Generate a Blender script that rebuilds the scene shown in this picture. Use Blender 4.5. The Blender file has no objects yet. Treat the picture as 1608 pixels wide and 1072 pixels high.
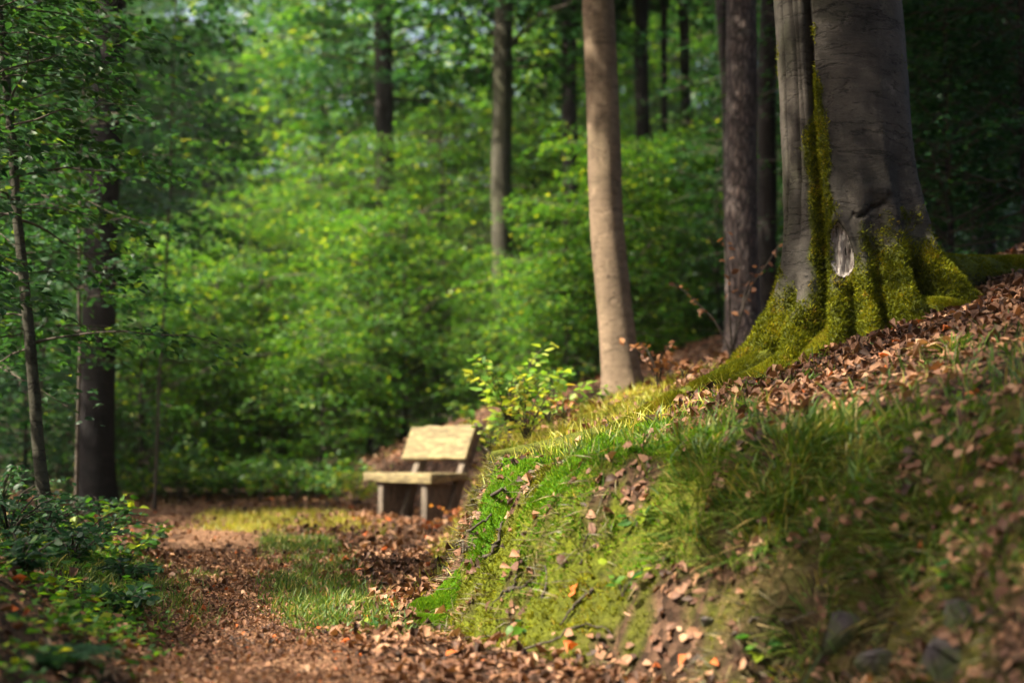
import bpy, math, random
import numpy as np
from mathutils import Vector, Matrix

SEED = 11
rng = np.random.default_rng(SEED)
random.seed(SEED)
R = math.radians
sc = bpy.context.scene
col = sc.collection

# ------------------------------------------------------------------ camera, world, sun, exposure
CAM = np.array([0.0, 0.0, 0.62])
PITCH = math.atan((720 - 536) / 2233.0)
cam_d = bpy.data.cameras.new('camera')
cam_d.lens = 50.0
cam_d.sensor_width = 36.0
cam_d.clip_start = 0.05
cam_d.clip_end = 500.0
cam_d.dof.use_dof = True
cam_d.dof.focus_distance = 6.1
cam_d.dof.aperture_fstop = 1.6
cam_o = bpy.data.objects.new('camera', cam_d)
cam_o.location = CAM
cam_o.rotation_euler = (math.pi / 2 + PITCH, 0, 0)
col.objects.link(cam_o)
sc.camera = cam_o

SUN_EL = R(50)
SUN_AZ = math.atan2(-0.95, -0.31)              # compass-like: x = sin, y = cos
LDIR = np.array([math.sin(SUN_AZ) * math.cos(SUN_EL), math.cos(SUN_AZ) * math.cos(SUN_EL), math.sin(SUN_EL)])

world = bpy.data.worlds.new('World')
sc.world = world
world.use_nodes = True
wn = world.node_tree
for n in list(wn.nodes):
    wn.nodes.remove(n)
w_out = wn.nodes.new('ShaderNodeOutputWorld')
w_bg = wn.nodes.new('ShaderNodeBackground')
w_sky = wn.nodes.new('ShaderNodeTexSky')
w_sky.sky_type = 'NISHITA'
w_sky.sun_disc = False
w_sky.sun_elevation = SUN_EL
w_sky.sun_rotation = SUN_AZ % (2 * math.pi)
w_sky.dust_density = 9.0
w_sky.ozone_density = 0.6
w_bg.inputs['Strength'].default_value = 0.135
wn.links.new(w_sky.outputs[0], w_bg.inputs['Color'])
wn.links.new(w_bg.outputs[0], w_out.inputs['Surface'])

sun_d = bpy.data.lights.new('sun', 'SUN')
sun_d.energy = 5.0
sun_d.angle = R(0.6)
sun_d.color = (1.0, 0.91, 0.72)
sun_o = bpy.data.objects.new('sun', sun_d)
sun_o.rotation_euler = Vector(LDIR).to_track_quat('Z', 'Y').to_euler()
sun_o.location = (-20, -8, 20)
col.objects.link(sun_o)

sc.view_settings.view_transform = 'Standard'
sc.view_settings.look = 'None'
sc.view_settings.gamma = 1.0
sc.view_settings.use_curve_mapping = False
sc.view_settings.exposure = 1.62
sc.render.engine = 'CYCLES'
sc.cycles.max_bounces = 7
sc.cycles.diffuse_bounces = 4
sc.cycles.glossy_bounces = 2
sc.cycles.transmission_bounces = 4
sc.cycles.transparent_max_bounces = 4
sc.cycles.caustics_reflective = False
sc.cycles.caustics_refractive = False
sc.cycles.use_denoising = True

# ------------------------------------------------------------------ helpers
_TAB = np.random.default_rng(5).random((64, 64, 64)).astype(np.float32)


def vnoise(x, y, z=0.0):
    x, y, z = np.broadcast_arrays(np.asarray(x, float), np.asarray(y, float), np.asarray(z, float))
    xi, yi, zi = np.floor(x).astype(int), np.floor(y).astype(int), np.floor(z).astype(int)
    fx, fy, fz = x - xi, y - yi, z - zi
    fx, fy, fz = [f * f * (3 - 2 * f) for f in (fx, fy, fz)]
    t = lambda a, b, c: _TAB[(xi + a) % 64, (yi + b) % 64, (zi + c) % 64]
    r = 0
    for a in (0, 1):
        for b in (0, 1):
            for c in (0, 1):
                r = r + t(a, b, c) * (fx if a else 1 - fx) * (fy if b else 1 - fy) * (fz if c else 1 - fz)
    return r


def fbm(x, y, z=0.0, o=4):
    v, a, s = 0, 0.5, 0
    for i in range(o):
        v = v + a * vnoise(x * 2 ** i + 7.3 * i, y * 2 ** i + 3.1 * i, z * 2 ** i)
        s += a
        a *= 0.5
    return v / s - 0.5


def sstep(a, b, x):
    t = np.clip((x - a) / (b - a), 0, 1)
    return t * t * (3 - 2 * t)


def np_mesh(name, V, F, attrs=None, smooth=False):
    V = np.ascontiguousarray(V, np.float32)
    F = [np.asarray(f, np.int32) for f in (F if isinstance(F, list) else [F]) if len(f)]
    me = bpy.data.meshes.new(name)
    me.vertices.add(len(V))
    me.vertices.foreach_set('co', V.ravel())
    loops = np.concatenate([f.ravel() for f in F])
    sizes = np.concatenate([np.full(len(f), f.shape[1], np.int32) for f in F])
    me.loops.add(len(loops))
    me.loops.foreach_set('vertex_index', loops)
    me.polygons.add(len(sizes))
    st = np.zeros(len(sizes), np.int32)
    st[1:] = np.cumsum(sizes)[:-1]
    me.polygons.foreach_set('loop_start', st)
    if smooth:
        me.polygons.foreach_set('use_smooth', np.ones(len(sizes), bool))
    me.update(calc_edges=True)
    for k, v in (attrs or {}).items():
        a = me.attributes.new(k, 'FLOAT', 'POINT')
        a.data.foreach_set('value', np.ascontiguousarray(v, np.float32))
    return me


def link(name, me, mat=None, parent=None, loc=None, label=None, cat=None, group=None, kind=None):
    o = bpy.data.objects.new(name, me)
    col.objects.link(o)
    if me is not None and mat is not None and len(me.materials) == 0:
        me.materials.append(mat)
    if parent is not None:
        o.parent = parent
    if loc is not None:
        o.location = [float(c) for c in loc]
    tag(o, label, cat, group, kind)
    return o


def tag(o, label=None, cat=None, group=None, kind=None):
    if label: o['label'] = label
    if cat: o['category'] = cat
    if group: o['group'] = group
    if kind: o['kind'] = kind
    return o


def frames(nrm, yaw):
    """orthonormal frames whose z axis is nrm, x axis turned by yaw"""
    n = nrm / np.linalg.norm(nrm, axis=1, keepdims=True)
    ref = np.stack([np.cos(yaw), np.sin(yaw), np.zeros_like(yaw)], 1)
    x = ref - n * (ref * n).sum(1, keepdims=True)
    x /= np.linalg.norm(x, axis=1, keepdims=True) + 1e-9
    y = np.cross(n, x)
    return np.stack([x, y, n], 2)


def spread(temps, pos, fr, s, rnd):
    """join copies of small templates into one vertex/face set"""
    pick = rng.integers(0, len(temps), len(pos))
    Vs, Fs, As, base = [], [], [], 0
    s = np.asarray(s, float)
    if s.ndim == 1: s = np.repeat(s[:, None], 3, 1)
    for k, (tv, tf) in enumerate(temps):
        i = np.nonzero(pick == k)[0]
        if not len(i): continue
        loc = tv[None] * s[i][:, None, :]
        V = pos[i][:, None, :] + np.einsum('nkj,nij->nki', loc, fr[i])
        nv = len(tv)
        off = base + np.arange(len(i))[:, None, None] * nv
        Vs.append(V.reshape(-1, 3)); As.append(np.repeat(rnd[i], nv))
        for f in tf:
            Fs.append((f[None] + off).reshape(-1, f.shape[1]))
        base += len(i) * nv
    return np.concatenate(Vs), Fs, {'rnd': np.concatenate(As)}


def tube(pts, rad, seg=8, cap=True, wob=0.0, fr=3.0):
    pts = np.asarray(pts, float); rad = np.asarray(rad, float)
    n = len(pts)
    tan = np.gradient(pts, axis=0)
    tan /= np.linalg.norm(tan, axis=1, keepdims=True) + 1e-9
    ref = np.array([0.31, 0.17, 0.94]) if abs(tan[0][2]) < 0.8 else np.array([1.0, 0.1, 0.0])
    u = np.cross(tan, ref); u /= np.linalg.norm(u, axis=1, keepdims=True)
    v = np.cross(tan, u)
    a = np.linspace(0, 2 * math.pi, seg, endpoint=False)
    dirs = u[:, None, :] * np.cos(a)[None, :, None] + v[:, None, :] * np.sin(a)[None, :, None]
    rr = rad[:, None] * np.ones(seg)[None]
    if wob:
        p = pts[:, None, :] + dirs * rad[:, None, None]
        rr = rr * (1 + wob * 2 * fbm(p[..., 0] * fr, p[..., 1] * fr, p[..., 2] * fr))
    V = (pts[:, None, :] + dirs * rr[..., None]).reshape(-1, 3)
    i, j = np.meshgrid(np.arange(n - 1), np.arange(seg), indexing='ij')
    F = np.stack([i * seg + j, i * seg + (j + 1) % seg, (i + 1) * seg + (j + 1) % seg, (i + 1) * seg + j], -1).reshape(-1, 4)
    Fs = [F]
    if cap:
        Fs.append(np.arange((n - 1) * seg, n * seg)[None])
        Fs.append(np.arange(0, seg)[None][:, ::-1])
    return V, Fs


def smooth_path(ctrl, n):
    c = np.asarray(ctrl, float)
    t = np.linspace(0, len(c) - 1, n)
    i = np.clip(np.floor(t).astype(int), 0, len(c) - 2)
    f = (t - i)[:, None]
    p0, p1, p2, p3 = c[np.maximum(i - 1, 0)], c[i], c[i + 1], c[np.minimum(i + 2, len(c) - 1)]
    return 0.5 * (2 * p1 + (p2 - p0) * f + (2 * p0 - 5 * p1 + 4 * p2 - p3) * f ** 2 + (3 * p1 - p0 - 3 * p2 + p3) * f ** 3)


def join(parts):
    Vs, Fs, b = [], [], 0
    for V, F in parts:
        Vs.append(V)
        for f in F: Fs.append(f + b)
        b += len(V)
    return np.concatenate(Vs), Fs


def box(x0, x1, y0, y1, z0, z1):
    V = np.array([[x, y, z] for z in (z0, z1) for y in (y0, y1) for x in (x0, x1)], float)
    return V, [np.array([[0, 2, 3, 1], [4, 5, 7, 6], [0, 1, 5, 4], [2, 6, 7, 3], [0, 4, 6, 2], [1, 3, 7, 5]])]


# ------------------------------------------------------------------ materials
def new_mat(name):
    m = bpy.data.materials.new(name); m.use_nodes = True
    nt = m.node_tree
    b = nt.nodes['Principled BSDF']
    return m, nt, b, nt.nodes['Material Output']


def ramp(nt, fac, stops):
    r = nt.nodes.new('ShaderNodeValToRGB')
    e = r.color_ramp.elements
    while len(e) < len(stops): e.new(0.5)
    for el, (p, c) in zip(e, stops):
        el.position = p
        el.color = (*c, 1) if len(c) == 3 else c
    nt.links.new(fac, r.inputs['Fac'])
    return r.outputs['Color']


def attr(nt, name):
    a = nt.nodes.new('ShaderNodeAttribute'); a.attribute_name = name
    return a.outputs['Fac']


def noise(nt, scale, detail=5, rough=0.6, vec=None, stretch=None, dist=0.0):
    t = nt.nodes.new('ShaderNodeTexNoise')
    t.inputs['Scale'].default_value = scale
    t.inputs['Detail'].default_value = detail
    t.inputs['Roughness'].default_value = rough
    t.inputs['Distortion'].default_value = dist
    if vec is None:
        c = nt.nodes.new('ShaderNodeTexCoord'); vec = c.outputs['Object']
    if stretch is not None:
        mp = nt.nodes.new('ShaderNodeMapping'); mp.inputs['Scale'].default_value = stretch
        nt.links.new(vec, mp.inputs['Vector']); vec = mp.outputs[0]
    nt.links.new(vec, t.inputs['Vector'])
    return t.outputs['Fac']


def mixc(nt, fac, a, b, mode='MIX'):
    m = nt.nodes.new('ShaderNodeMix'); m.data_type = 'RGBA'; m.blend_type = mode
    for sock, v in ((m.inputs[0], fac), (m.inputs[6], a), (m.inputs[7], b)):
        if hasattr(v, 'is_linked'): nt.links.new(v, sock)
        elif isinstance(v, (int, float)): sock.default_value = v
        else: sock.default_value = (*v, 1)
    return m.outputs[2]


def math_n(nt, op, a, b=None):
    m = nt.nodes.new('ShaderNodeMath'); m.operation = op
    for s, v in ((m.inputs[0], a), (m.inputs[1], b)):
        if v is None: continue
        if hasattr(v, 'is_linked'): nt.links.new(v, s)
        else: s.default_value = v
    return m.outputs[0]


def bump(nt, b, h, strength=0.5, dist=0.02):
    bp = nt.nodes.new('ShaderNodeBump')
    bp.inputs['Strength'].default_value = strength
    bp.inputs['Distance'].default_value = dist
    nt.links.new(h, bp.inputs['Height'])
    nt.links.new(bp.outputs[0], b.inputs['Normal'])


def leaf_mat(name, stops, trans=0.45, rough=0.5, spec=0.35, tboost=1.7):
    m, nt, b, out = new_mat(name)
    c = ramp(nt, attr(nt, 'rnd'), stops)
    nt.links.new(c, b.inputs['Base Color'])
    b.inputs['Roughness'].default_value = rough
    b.inputs['Specular IOR Level'].default_value = spec
    if trans > 0:
        t = nt.nodes.new('ShaderNodeBsdfTranslucent')
        g = nt.nodes.new('ShaderNodeMix'); g.data_type = 'RGBA'; g.blend_type = 'MULTIPLY'
        g.inputs[0].default_value = 1.0
        nt.links.new(c, g.inputs[6]); g.inputs[7].default_value = (tboost * 1.15, tboost, tboost * 0.5, 1)
        nt.links.new(g.outputs[2], t.inputs['Color'])
        mx = nt.nodes.new('ShaderNodeMixShader'); mx.inputs[0].default_value = trans
        nt.links.new(b.outputs[0], mx.inputs[1]); nt.links.new(t.outputs[0], mx.inputs[2])
        nt.links.new(mx.outputs[0], out.inputs['Surface'])
    return m


M = {}
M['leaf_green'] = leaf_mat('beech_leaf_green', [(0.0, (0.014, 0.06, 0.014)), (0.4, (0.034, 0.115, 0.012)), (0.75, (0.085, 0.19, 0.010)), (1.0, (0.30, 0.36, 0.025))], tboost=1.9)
M['leaf_shaded'] = leaf_mat('shaded_leaf_green', [(0.0, (0.010, 0.045, 0.020)), (0.5, (0.017, 0.068, 0.021)), (0.9, (0.034, 0.10, 0.017)), (1.0, (0.08, 0.155, 0.02))], trans=0.35)  # darker copy of the leaf green, with shade put into the colour
M['leaf_near'] = leaf_mat('sapling_leaf_green', [(0.0, (0.011, 0.042, 0.018)), (0.5, (0.019, 0.066, 0.018)), (0.85, (0.038, 0.105, 0.015)), (1.0, (0.12, 0.18, 0.022))], spec=0.4)
M['leaf_yellow'] = leaf_mat('yellow_green_leaf', [(0.0, (0.11, 0.22, 0.02)), (0.5, (0.24, 0.33, 0.03)), (0.9, (0.42, 0.40, 0.05)), (1.0, (0.5, 0.33, 0.06))])
M['leaf_fresh'] = leaf_mat('fresh_leaf', [(0.0, (0.07, 0.19, 0.03)), (0.5, (0.14, 0.28, 0.03)), (1.0, (0.36, 0.40, 0.06))], tboost=1.8)
M['leaf_orange'] = leaf_mat('copper_leaf', [(0.0, (0.10, 0.04, 0.02)), (0.4, (0.26, 0.07, 0.025)), (0.7, (0.36, 0.11, 0.03)), (1.0, (0.42, 0.22, 0.06))])
M['leaf_brown'] = leaf_mat('withered_leaf', [(0.0, (0.13, 0.055, 0.03)), (0.5, (0.22, 0.09, 0.04)), (1.0, (0.34, 0.16, 0.07))], trans=0.2)
M['litter'] = leaf_mat('fallen_leaf_brown', [(0.0, (0.045, 0.024, 0.016)), (0.25, (0.13, 0.06, 0.036)), (0.5, (0.26, 0.13, 0.07)), (0.75, (0.34, 0.19, 0.11)), (0.93, (0.44, 0.29, 0.18)), (1.0, (0.48, 0.12, 0.03))], trans=0.12, rough=0.6, spec=0.25, tboost=1.2)
M['grass'] = leaf_mat('grass_blade_green', [(0.0, (0.035, 0.085, 0.015)), (0.45, (0.08, 0.155, 0.02)), (0.75, (0.16, 0.20, 0.03)), (1.0, (0.36, 0.27, 0.10))], trans=0.3)
M['grass_dry'] = leaf_mat('grass_blade_straw', [(0.0, (0.16, 0.22, 0.02)), (0.5, (0.36, 0.35, 0.04)), (1.0, (0.55, 0.45, 0.13))], trans=0.3)
M['grass_dead'] = leaf_mat('withered_grass', [(0.0, (0.035, 0.03, 0.012)), (0.5, (0.10, 0.085, 0.03)), (0.8, (0.20, 0.16, 0.06)), (1.0, (0.33, 0.25, 0.12))], trans=0.2)
M['moss'] = leaf_mat('moss_frond', [(0.0, (0.04, 0.052, 0.008)), (0.5, (0.125, 0.145, 0.008)), (0.85, (0.25, 0.25, 0.01)), (1.0, (0.28, 0.17, 0.04))], trans=0.25, rough=0.8, spec=0.1, tboost=1.3)
M['moss_bright'] = leaf_mat('moss_frond_bright', [(0.0, (0.045, 0.12, 0.008)), (0.5, (0.10, 0.24, 0.01)), (1.0, (0.24, 0.33, 0.015))], trans=0.25, rough=0.8, spec=0.1, tboost=1.3)


def bark_beech(name, light, dark, algae=0.3, moss=True):
    m, nt, b, out = new_mat(name)
    big = noise(nt, 1.6, 5, 0.65)
    c = ramp(nt, big, [(0.3, dark), (0.7, light)])
    fine = noise(nt, 4.0, 9, 0.78, stretch=(5, 5, 13), dist=0.4)          # rings of fine wrinkles round the stem
    c = mixc(nt, 0.5, c, ramp(nt, fine, [(0.3, (0.35, 0.35, 0.35)), (0.65, (1.1, 1.08, 1.05))]), 'MULTIPLY')
    lich = noise(nt, 9.0, 6, 0.7)
    c = mixc(nt, ramp(nt, lich, [(0.56, (0, 0, 0)), (0.7, (0.5, 0.5, 0.5))]), c, tuple(min(1, 1.5 * x) for x in light))
    c = mixc(nt, ramp(nt, noise(nt, 1.1, 4, 0.6), [(0.5, (0, 0, 0)), (0.75, (algae, algae, algae))]), c, (0.07, 0.09, 0.02))
    sp = noise(nt, 24, 3, 0.5, stretch=(1, 1, 2.2))
    c = mixc(nt, ramp(nt, sp, [(0.66, (0, 0, 0)), (0.70, (0.75, 0.75, 0.75))]), c, tuple(0.35 * x for x in dark))
    stn = noise(nt, 2.2, 6, 0.7, stretch=(3, 3, 0.5))
    c = mixc(nt, ramp(nt, stn, [(0.5, (0, 0, 0)), (0.72, (0.6, 0.6, 0.6))]), c, tuple(0.5 * x for x in dark))
    crk = noise(nt, 1.3, 6, 0.6, stretch=(1.3, 1.3, 5), dist=0.5)
    c = mixc(nt, ramp(nt, crk, [(0.485, (0, 0, 0)), (0.497, (0.7, 0.7, 0.7)), (0.509, (0, 0, 0))]), c, tuple(0.4 * x for x in dark))
    if moss:
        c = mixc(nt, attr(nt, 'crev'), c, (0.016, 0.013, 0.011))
        c = mixc(nt, attr(nt, 'moss'), c, ramp(nt, noise(nt, 26, 4, 0.6), [(0.3, (0.035, 0.04, 0.01)), (0.7, (0.12, 0.14, 0.012))]))
    nt.links.new(c, b.inputs['Base Color'])
    b.inputs['Roughness'].default_value = 0.85
    b.inputs['Specular IOR Level'].default_value = 0.12
    h = math_n(nt, 'ADD', fine, math_n(nt, 'MULTIPLY', noise(nt, 40, 5, 0.7), 0.6))
    h = math_n(nt, 'ADD', h, math_n(nt, 'MULTIPLY', ramp(nt, crk, [(0.48, (1, 1, 1)), (0.497, (0, 0, 0)), (0.514, (1, 1, 1))]), 0.5))
    bump(nt, b, h, 0.8, 0.015)
    return m


M['bark_deep_shade'] = bark_beech('deep_shade_bark', (0.032, 0.027, 0.026), (0.012, 0.011, 0.012), 0.05, False)  # near-black copy of the dark bark, canopy shade put into its colour
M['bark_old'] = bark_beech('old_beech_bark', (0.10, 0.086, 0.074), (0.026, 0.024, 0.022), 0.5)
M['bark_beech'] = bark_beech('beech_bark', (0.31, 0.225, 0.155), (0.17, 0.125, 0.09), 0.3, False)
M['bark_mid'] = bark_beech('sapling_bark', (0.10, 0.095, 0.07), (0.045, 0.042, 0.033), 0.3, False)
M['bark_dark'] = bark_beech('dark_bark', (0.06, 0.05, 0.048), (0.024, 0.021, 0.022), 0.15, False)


def bark_furrow(name, light, dark):
    m, nt, b, out = new_mat(name)
    v = nt.nodes.new('ShaderNodeTexVoronoi'); v.feature = 'DISTANCE_TO_EDGE'
    tc = nt.nodes.new('ShaderNodeTexCoord'); mp = nt.nodes.new('ShaderNodeMapping')
    mp.inputs['Scale'].default_value = (26, 26, 5)
    nz = nt.nodes.new('ShaderNodeTexNoise'); nz.inputs['Scale'].default_value = 9
    va = nt.nodes.new('ShaderNodeVectorMath'); va.operation = 'ADD'
    sv = nt.nodes.new('ShaderNodeVectorMath'); sv.operation = 'SCALE'; sv.inputs['Scale'].default_value = 0.09
    nt.links.new(tc.outputs['Object'], nz.inputs['Vector'])
    nt.links.new(nz.outputs['Color'], sv.inputs[0])
    nt.links.new(tc.outputs['Object'], va.inputs[0]); nt.links.new(sv.outputs[0], va.inputs[1])
    nt.links.new(va.outputs[0], mp.inputs['Vector']); nt.links.new(mp.outputs[0], v.inputs['Vector'])
    v.inputs['Scale'].default_value = 1.0
    e = ramp(nt, v.outputs['Distance'], [(0.0, (0, 0, 0)), (0.28, (1, 1, 1))])
    base = ramp(nt, noise(nt, 3, 6, 0.7, stretch=(2, 2, 0.6)), [(0.35, (0.13, 0.085, 0.07)), (0.65, light)])
    c = mixc(nt, e, dark, base)
    nt.links.new(c, b.inputs['Base Color'])
    b.inputs['Roughness'].default_value = 0.9
    h = math_n(nt, 'ADD', e, math_n(nt, 'MULTIPLY', noise(nt, 60, 5, 0.7), 0.5))
    bump(nt, b, h, 0.9, 0.02)
    return m


M['bark_pine'] = bark_furrow('pine_bark', (0.20, 0.16, 0.15), (0.035, 0.025, 0.025))
M['twig'] = bark_beech('twig_bark', (0.15, 0.12, 0.10), (0.06, 0.05, 0.04), 0.1, False)


def wood_mat(name, c1, c2, stretch, crack=0.5):
    m, nt, b, out = new_mat(name)
    g = noise(nt, 5.0, 7, 0.65, stretch=stretch, dist=0.8)
    c = ramp(nt, g, [(0.3, tuple(0.6 * x for x in c2)), (0.45, c2), (0.62, c1)])
    st = noise(nt, 3.5, 5, 0.65)
    c = mixc(nt, ramp(nt, st, [(0.45, (0, 0, 0)), (0.75, (0.55, 0.55, 0.55))]), c, tuple(0.55 * x for x in c2))
    sp = noise(nt, 30, 4, 0.8)
    c = mixc(nt, ramp(nt, sp, [(0.62, (0, 0, 0)), (0.72, (0.5, 0.5, 0.5))]), c, tuple(0.4 * x for x in c2))
    nt.links.new(c, b.inputs['Base Color'])
    b.inputs['Roughness'].default_value = 0.8
    bump(nt, b, math_n(nt, 'ADD', g, math_n(nt, 'MULTIPLY', sp, 0.4)), crack, 0.012)
    return m


M['bench_wood'] = wood_mat('weathered_bench_wood', (0.29, 0.23, 0.105), (0.15, 0.115, 0.055), (0.9, 5.5, 5.5))
M['bench_leg'] = wood_mat('dark_bench_leg', (0.22, 0.17, 0.12), (0.09, 0.07, 0.055), (14, 14, 2))
M['dead_wood'] = wood_mat('bare_dead_wood', (0.42, 0.38, 0.35), (0.15, 0.12, 0.11), (7, 7, 2), 0.8)


def stone_mat():
    m, nt, b, out = new_mat('mossy_stone')
    c = ramp(nt, noise(nt, 6, 7, 0.7), [(0.3, (0.04, 0.032, 0.034)), (0.7, (0.11, 0.085, 0.085))])
    c = mixc(nt, ramp(nt, noise(nt, 5, 5, 0.7), [(0.45, (0, 0, 0)), (0.6, (0.9, 0.9, 0.9))]), c, (0.05, 0.07, 0.012))
    nt.links.new(c, b.inputs['Base Color']); b.inputs['Roughness'].default_value = 0.85
    bump(nt, b, noise(nt, 30, 6, 0.7), 0.7, 0.02)
    return m


M['stone'] = stone_mat()


def ground_mat():
    m, nt, b, out = new_mat('forest_soil')
    soil = ramp(nt, noise(nt, 9, 7, 0.7), [(0.3, (0.014, 0.010, 0.008)), (0.7, (0.05, 0.033, 0.022))])
    v = nt.nodes.new('ShaderNodeTexVoronoi'); v.inputs['Scale'].default_value = 34
    tc = nt.nodes.new('ShaderNodeTexCoord'); nt.links.new(tc.outputs['Object'], v.inputs['Vector'])
    sx = nt.nodes.new('ShaderNodeSeparateColor'); nt.links.new(v.outputs['Color'], sx.inputs[0])
    lit = ramp(nt, sx.outputs[0], [(0.0, (0.022, 0.014, 0.010)), (0.5, (0.065, 0.037, 0.024)), (1.0, (0.15, 0.085, 0.055))])
    c = mixc(nt, attr(nt, 'litter'), soil, lit)
    v2 = nt.nodes.new('ShaderNodeTexVoronoi'); v2.inputs['Scale'].default_value = 75
    nt.links.new(tc.outputs['Object'], v2.inputs['Vector'])
    sx2 = nt.nodes.new('ShaderNodeSeparateColor'); nt.links.new(v2.outputs['Color'], sx2.inputs[0])
    pth = ramp(nt, sx2.outputs[0], [(0.0, (0.07, 0.036, 0.022)), (0.6, (0.20, 0.10, 0.058)), (1.0, (0.40, 0.24, 0.14))])
    c = mixc(nt, attr(nt, 'path'), c, pth)
    ms = ramp(nt, noise(nt, 30, 5, 0.7), [(0.3, (0.04, 0.05, 0.008)), (0.7, (0.14, 0.16, 0.012))])
    c = mixc(nt, attr(nt, 'moss'), c, ms)
    nt.links.new(c, b.inputs['Base Color']); b.inputs['Roughness'].default_value = 0.95
    b.inputs['Specular IOR Level'].default_value = 0.1
    bump(nt, b, math_n(nt, 'ADD', v.outputs['Distance'], noise(nt, 50, 6, 0.7)), 0.8, 0.02)
    return m


M['ground'] = ground_mat()

# ------------------------------------------------------------------ terrain
YK = [0, 2, 3, 3.8, 4.4, 5.0, 5.6, 7, 10, 13.5, 15, 17, 20, 30, 90]
XF = [1.75, 1.25, 0.95, 0.62, 0.12, -0.25, -0.36, -0.38, -0.46, -0.40, -0.75, -1.8, -2.8, -4, -8]
HB = [0.55, 0.55, 0.52, 0.48, 0.44, 0.42, 0.42, 0.45, 0.55, 0.5, 0.4, 0.35, 0.3, 0.3, 0.3]
SL = [0.36, 0.36, 0.36, 0.36, 0.37, 0.38, 0.38, 0.39, 0.44, 0.46, 0.46, 0.44, 0.42, 0.3, 0.1]
XL = [-0.70, -0.72, -0.80, -0.88, -0.99, -1.12, -1.28, -1.72, -2.9, -4.6, -5.5, -7, -8, -12, -30]


def H0(x, y):
    x, y = np.broadcast_arrays(np.asarray(x, float), np.asarray(y, float))
    wig = (0.22 * fbm(y * 1.3, x * 0.3 + 4.0) + 0.16 * fbm(y * 4.2, x * 2.0 + 8.0)) * np.clip(y / 6, 0.3, 1)
    xf = np.interp(y, YK, XF) + wig
    u = x - xf
    hb, sl = np.interp(y, YK, HB), np.interp(y, YK, SL)
    wb = np.interp(y, [3, 4.4, 5.2, 6.5], [1.0, 0.85, 0.5, 0.38])
    z = hb * sstep(0, wb, u) + sl * 14 * (1 - np.exp(-np.maximum(u - 0.12, 0) / 14))
    v = np.interp(y, YK, XL) + 0.25 * fbm(y * 0.9, 9.0) - x
    z = z + 0.24 * sstep(0, 0.9, v) + 0.07 * np.clip(v, 0, 6) * (y < 200)
    z = z + 0.006 * np.maximum(y - 5, 0)
    return z


PITS = [(0.30, 4.66, 0.06, 0.06), (0.74, 3.98, 0.11, 0.15), (0.98, 3.78, 0.07, 0.09), (-0.10, 5.70, 0.07, 0.09), (0.60, 4.34, 0.07, 0.08)]


def pit(x, y):
    x, y = np.broadcast_arrays(np.asarray(x, float), np.asarray(y, float))
    v = np.zeros(x.shape)
    near = (x > -0.5) & (x < 1.4) & (y > 3.4) & (y < 6.1)
    if not near.any(): return v
    xs, ys = x[near], y[near]
    nz = 1.2 * fbm(xs * 9, ys * 9)
    w = np.zeros(xs.shape)
    for cx, cy, r, d in PITS:
        q = np.hypot((xs - cx) * 0.9, ys - cy) / r + nz
        w = np.maximum(w, d * (1 - sstep(0.35, 1.1, q)))
    v[near] = w
    return v


def H(x, y):
    z = H0(x, y)
    x, y = np.broadcast_arrays(np.asarray(x, float), np.asarray(y, float))
    xf = np.interp(y, YK, XF); u = x - xf
    bank = sstep(-0.1, 0.2, u) * (1 - 0.6 * sstep(0.6, 1.5, u))
    z = z + 0.05 * fbm(x * 1.5, y * 1.5) + 0.03 * fbm(x * 5, y * 5) + ((0.16 + 0.22 * (1 - sstep(0.2, 0.6, u))) * fbm(x * 3.2 + 3, y * 3.2, z * 3) + 0.07 * fbm(x * 10, y * 10, z * 10)) * bank
    lump = sstep(-0.06, 0.12, u) * (1 - sstep(0.8, 1.6, u)) * (y < 11)
    z = z + 0.035 * np.abs(fbm(x * 7 + 13, y * 7)) * 2 * lump - pit(x, y)
    return z


def Hn(x, y, e=0.03):
    dx = (H(x + e, y) - H(x - e, y)) / (2 * e); dy = (H(x, y + e) - H(x, y - e)) / (2 * e)
    n = np.stack([-dx, -dy, np.ones_like(dx)], 1)
    return n / np.linalg.norm(n, axis=1, keepdims=True)


CP, SP = math.cos(PITCH), math.sin(PITCH)


def ray(px, py):
    a, b = (px - 804) / 2233.0, (536 - py) / 2233.0
    return np.array([a, CP - b * SP, SP + b * CP])


def on_ground(px, py):
    """where the sight line through a photo pixel meets the terrain"""
    d = ray(px, py)
    t = np.arange(2.0, 60, 0.01)
    p = CAM[None] + t[:, None] * d[None]
    below = np.nonzero(p[:, 2] <= H(p[:, 0], p[:, 1]))[0]
    i = below[0] if len(below) else len(t) - 1
    return p[i]


def at_depth(px, dep):
    x = (px - 804) / 2233.0 * dep
    return np.array([x, dep, float(H(x, dep))])


def to_px(p):
    q = np.asarray(p, float) - CAM
    f = q[..., 1] * CP + q[..., 2] * SP
    up = -q[..., 1] * SP + q[..., 2] * CP
    return 804 + 2233 * q[..., 0] / f, 536 - 2233 * up / f, f


TRAIL = ([0, 3.0, 4.0, 5.0, 6.5, 8, 10, 12, 16, 25], [-0.5, -0.62, -0.72, -0.9, -1.2, -1.5, -1.9, -2.4, -4.0, -7.5])


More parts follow.
